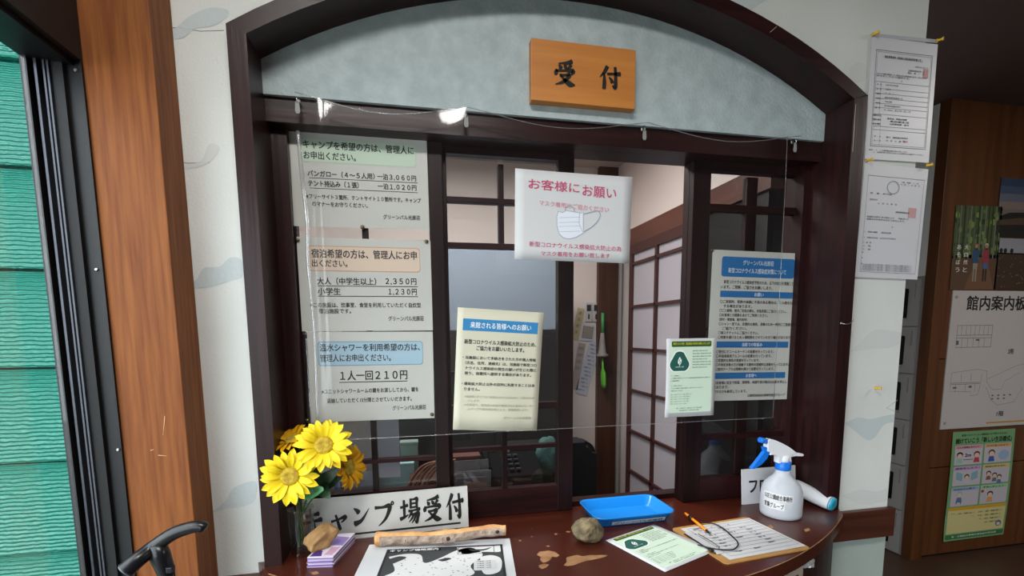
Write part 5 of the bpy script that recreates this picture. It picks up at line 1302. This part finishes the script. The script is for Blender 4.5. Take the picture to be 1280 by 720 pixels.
# papers standing against the left sash (seen at its lower panes)
p0, p1 = at(395, 531, .32), at(500, 578, .32)
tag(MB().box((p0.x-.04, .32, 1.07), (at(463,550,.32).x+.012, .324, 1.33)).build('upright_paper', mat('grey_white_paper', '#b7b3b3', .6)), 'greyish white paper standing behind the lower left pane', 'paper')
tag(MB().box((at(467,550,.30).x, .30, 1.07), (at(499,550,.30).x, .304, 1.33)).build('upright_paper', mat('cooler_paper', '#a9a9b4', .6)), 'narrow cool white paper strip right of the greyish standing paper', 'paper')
# desk shelf inside, just below the panes
dk = empty('office_desk', (.3, .5, 0), 'dark brown inner desk behind the hatch', 'desk')
kid(MB().box((-.60, .245, .955), (.33, .56, .975), .002).build('desk_top', COUNTER), dk)
for x_ in (-.58, .30):
    for y_ in (.27, .54): kid(MB().box((x_-.02, y_-.02, .01), (x_+.02, y_+.02, .955)).build('leg', SASH), dk)
DZ = .9755
# monitor behind
a_, c_ = at(500, 540, .60), at(548, 590, .60)
mo = empty('monitor', (at(560, 560, .6).x, .62, DZ), 'black computer monitor seen through the lower panes', 'monitor')
kid(MB().box((at(478,560,.6).x, .60, 1.10), (at(590,560,.6).x, .63, 1.36), .004).build('screen_housing', mat('matte_black_plastic', '#0d0e12', .35)), mo)
kid(MB().box((at(530,560,.6).x-.02, .615, DZ), (at(530,560,.6).x+.02, .63, 1.11)).box((at(530,560,.6).x-.09, .58, DZ), (at(530,560,.6).x+.09, .68, DZ+.01)).build('stand', MATS['matte_black_plastic']), mo)
# pale green box / teal box / brochure with lettering
def boxy(name, px0, py0, px1, Y, dep, m, label, cat, top=None):
    a = at(px0, py0, Y); b_ = at(px1, py0, Y); root = empty(name, (a.x, Y, DZ), label, cat)
    h = a.z-DZ; w_ = b_.x-a.x
    MB().box((0, 0, 0), (w_, dep, h-.012), .003).build('box_body', m, root); MB().box((-.002, -.002, h-.012), (w_+.002, dep+.002, h), .003).build('lid', top or m, root); return root
boxy('storage_box', 470, 581, 517, .46, .05, mat('pale_aqua_plastic', '#8fb3b3', .4), 'pale aqua plastic box on the inner desk behind the left sash', 'box')
boxy('storage_box', 440, 583, 466, .44, .14, mat('deep_teal_plastic', '#2f8a80', .4), 'deep teal box left of the pale aqua box inside', 'box')
boxy('paper_bin', 500, 553, 522, .535, .04, mat('pale_sage_plastic', '#7f8f88', .5), 'sage green tall bin in front of the monitor', 'bin')
def foodm(s):
    s.ell(.12, .25, .05, .12, '#3c4f8a'); s.ell(.26, .25, .05, .12, '#3c4f8a'); s.t('フードメニュー', .26, .42, .58, .20, '#a8584c', .01); s.t('おにぎりセット', .36, .14, .45, .16, '#5c5c66', .01); s.t('全メニューのご案内', .30, .72, .50, .12, '#6c6c74')
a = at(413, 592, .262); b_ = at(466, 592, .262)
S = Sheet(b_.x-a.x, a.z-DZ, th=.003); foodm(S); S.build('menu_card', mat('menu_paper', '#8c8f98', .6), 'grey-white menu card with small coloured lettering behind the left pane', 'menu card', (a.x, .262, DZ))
# brown basket with ribs
bk = empty('woven_basket', (at(528, 610, .34).x, .36, DZ), 'brown ribbed basket just right of the aqua box inside', 'basket')
for k in range(5):
    x_ = -.045+k*.014
    MB().tube(bez([(x_-.012, 0, 0), (x_+.005, 0, .05), (x_+.045, .01, .10), (x_+.10, .015, .115)], 5), .0045, 8).build('rib', mat('brown_cane_%d' % (k % 2), ('#6c4534', '#8c6450')[k % 2], .5), bk)
MB().box((-.04, 0, 0), (.10, .12, .055), .004).build('basket_body', mat('dark_cane', '#4c2c24', .6), bk)
# brown parcel, acrylic holder, red stapler, phone, dark cushion
boxy('brown_parcel', 566, 571, 600, .42, .10, mat('brown_card', '#5c3830', .6), 'dull brown carton behind the centre sash', 'carton')
ah = empty('acrylic_holder', (at(592, 600, .30).x, .30, DZ), 'clear acrylic leaflet holder behind the centre sash', 'holder')
AC = film('acrylic', (.75, .75, .78, 1), 3, .05, 1.5, .12)
w2 = at(610, 600, .30).x-at(566, 600, .30).x; hh = at(600, 588, .30).z-DZ
MB().box((-w2/2, 0, 0), (w2/2, .004, hh)).build('front_panel', AC, ah); MB().box((-w2/2, .05, 0), (w2/2, .054, hh+.02)).build('back_panel', AC, ah); MB().box((-w2/2+.004, .02, .004), (w2/2-.01, .03, hh*.7)).build('leaflets', mat('dull_leaflets', '#54484a', .6), ah)
rs = empty('red_stapler', (at(573, 605, .27).x, .262, DZ), 'small red stapler by the acrylic holder', 'stapler')
MB().box((-.03, 0, 0), (.025, .02, .012), .002).build('base', mat('red_plastic', '#a8201c', .35), rs); MB().box((-.03, .002, .014), (.02, .018, .026), .003).build('arm', MATS['red_plastic'], rs)
ph = empty('desk_phone', (at(640, 595, .36).x, .36, DZ), 'black desk telephone behind the lower centre panes', 'telephone')
ppw = .11
MB().prism([(0, 0), (.13, 0), (.13, .10), (.02, .045)], .20, (-.09, 0, 0), u=(0,1,0), v=(0,0,1), w=(1,0,0)).build('base', mat('phone_black', '#121316', .8, spec=.1), ph)
MB().tube(bez([(-.075, .03, .07), (-.075, .05, .085), (-.075, .09, .105), (-.075, .11, .112)], 4), [.014]+[.011]*11+[.015], 12).build('handset', MATS['phone_black'], ph)
for r_ in range(4):
    for c2_ in range(3): MB().box((-.02+c2_*.022, .035+r_*.02, .060+r_*.0105), (-.006+c2_*.022, .047+r_*.02, .066+r_*.0105)).build('key', mat('phone_key', '#3c4046', .4), ph)
S = Sheet(.03, .008, th=0); S.t('TEL', .1, .1, .8, .8, '#8c8c90')
# teal cloth
tc_ = stone('folded_cloth', (at(684, 590, .5).x, .5, DZ), .075, (.6, .4, 1.0), 5, mat('dull_teal_cloth', '#3f5c58', .9), ''); tag(tc_, 'dull teal folded cloth behind the lower right pane of the centre sash', 'cloth')

# office chair seen through the gap
chx = at(733, 585, .62); och = empty('office_chair', (chx.x-.06, .85, 0), 'black padded office chair back seen in the open gap', 'chair')
BKF = mat('black_upholstery', '#0f0f12', .6)
r0 = at(746, 585, .62).x; zt_ = at(733, 553, .62).z; zb2 = at(733, 617, .62).z
def pad():
    b = MB(); b.prism([(x_-.0, z_) for x_, z_ in rrect(.42, zt_-zb2+.10, .05, 8)], .07, (r0-.43, .84, zb2-.10), w=(0, 1, 0))
    es = [e for e in b.b.edges]; return b
bk_ = MB(); bk_.box((r0-.42, .83, 0), (r0, .90, 1), 0)
b = MB(); b.prism([(x_, z_) for x_, z_ in rrect(.40, zt_-zb2+.10, .05, 8)], .10, (r0-.40, .62, zb2-.10), w=(0, 1, 0))
bmesh.ops.bevel(b.b, geom=[e for e in b.b.edges if abs(e.verts[0].co.y-e.verts[1].co.y) < 1e-6], offset=.02, segments=3, affect='EDGES')
bk_.b.free()
kid(b.build('backrest', BKF), och)
kid(MB().tube([(r0-.2, .74, zb2-.05), (r0-.2, .80, .6), (r0-.2, .85, .45)], .02, 10).build('back_post', MATS['matte_black_plastic']), och)
kid(MB().box((r0-.41, .74, .42), (r0+.0, 1.06, .50), .03).build('seat', BKF), och)
kid(MB().tube([(r0-.2, .86, .05), (r0-.2, .86, .43)], .025, 12).build('gas_post', STEEL), och)
for k in range(5):
    a_ = 2*PI*k/5; kid(MB().bar((r0-.2, .86, .07), (r0-.2+.22*math.cos(a_), .86+.22*math.sin(a_), .05), .04, .025).build('leg', MATS['matte_black_plastic']), och)
kid(MB().tube([(r0+.0, .66, zb2+.09), (r0+.012, .66, zb2+.09)], .016, 12).build('side_knob', MATS['matte_black_plastic']), och)

bpy.data.objects.remove(_fo)
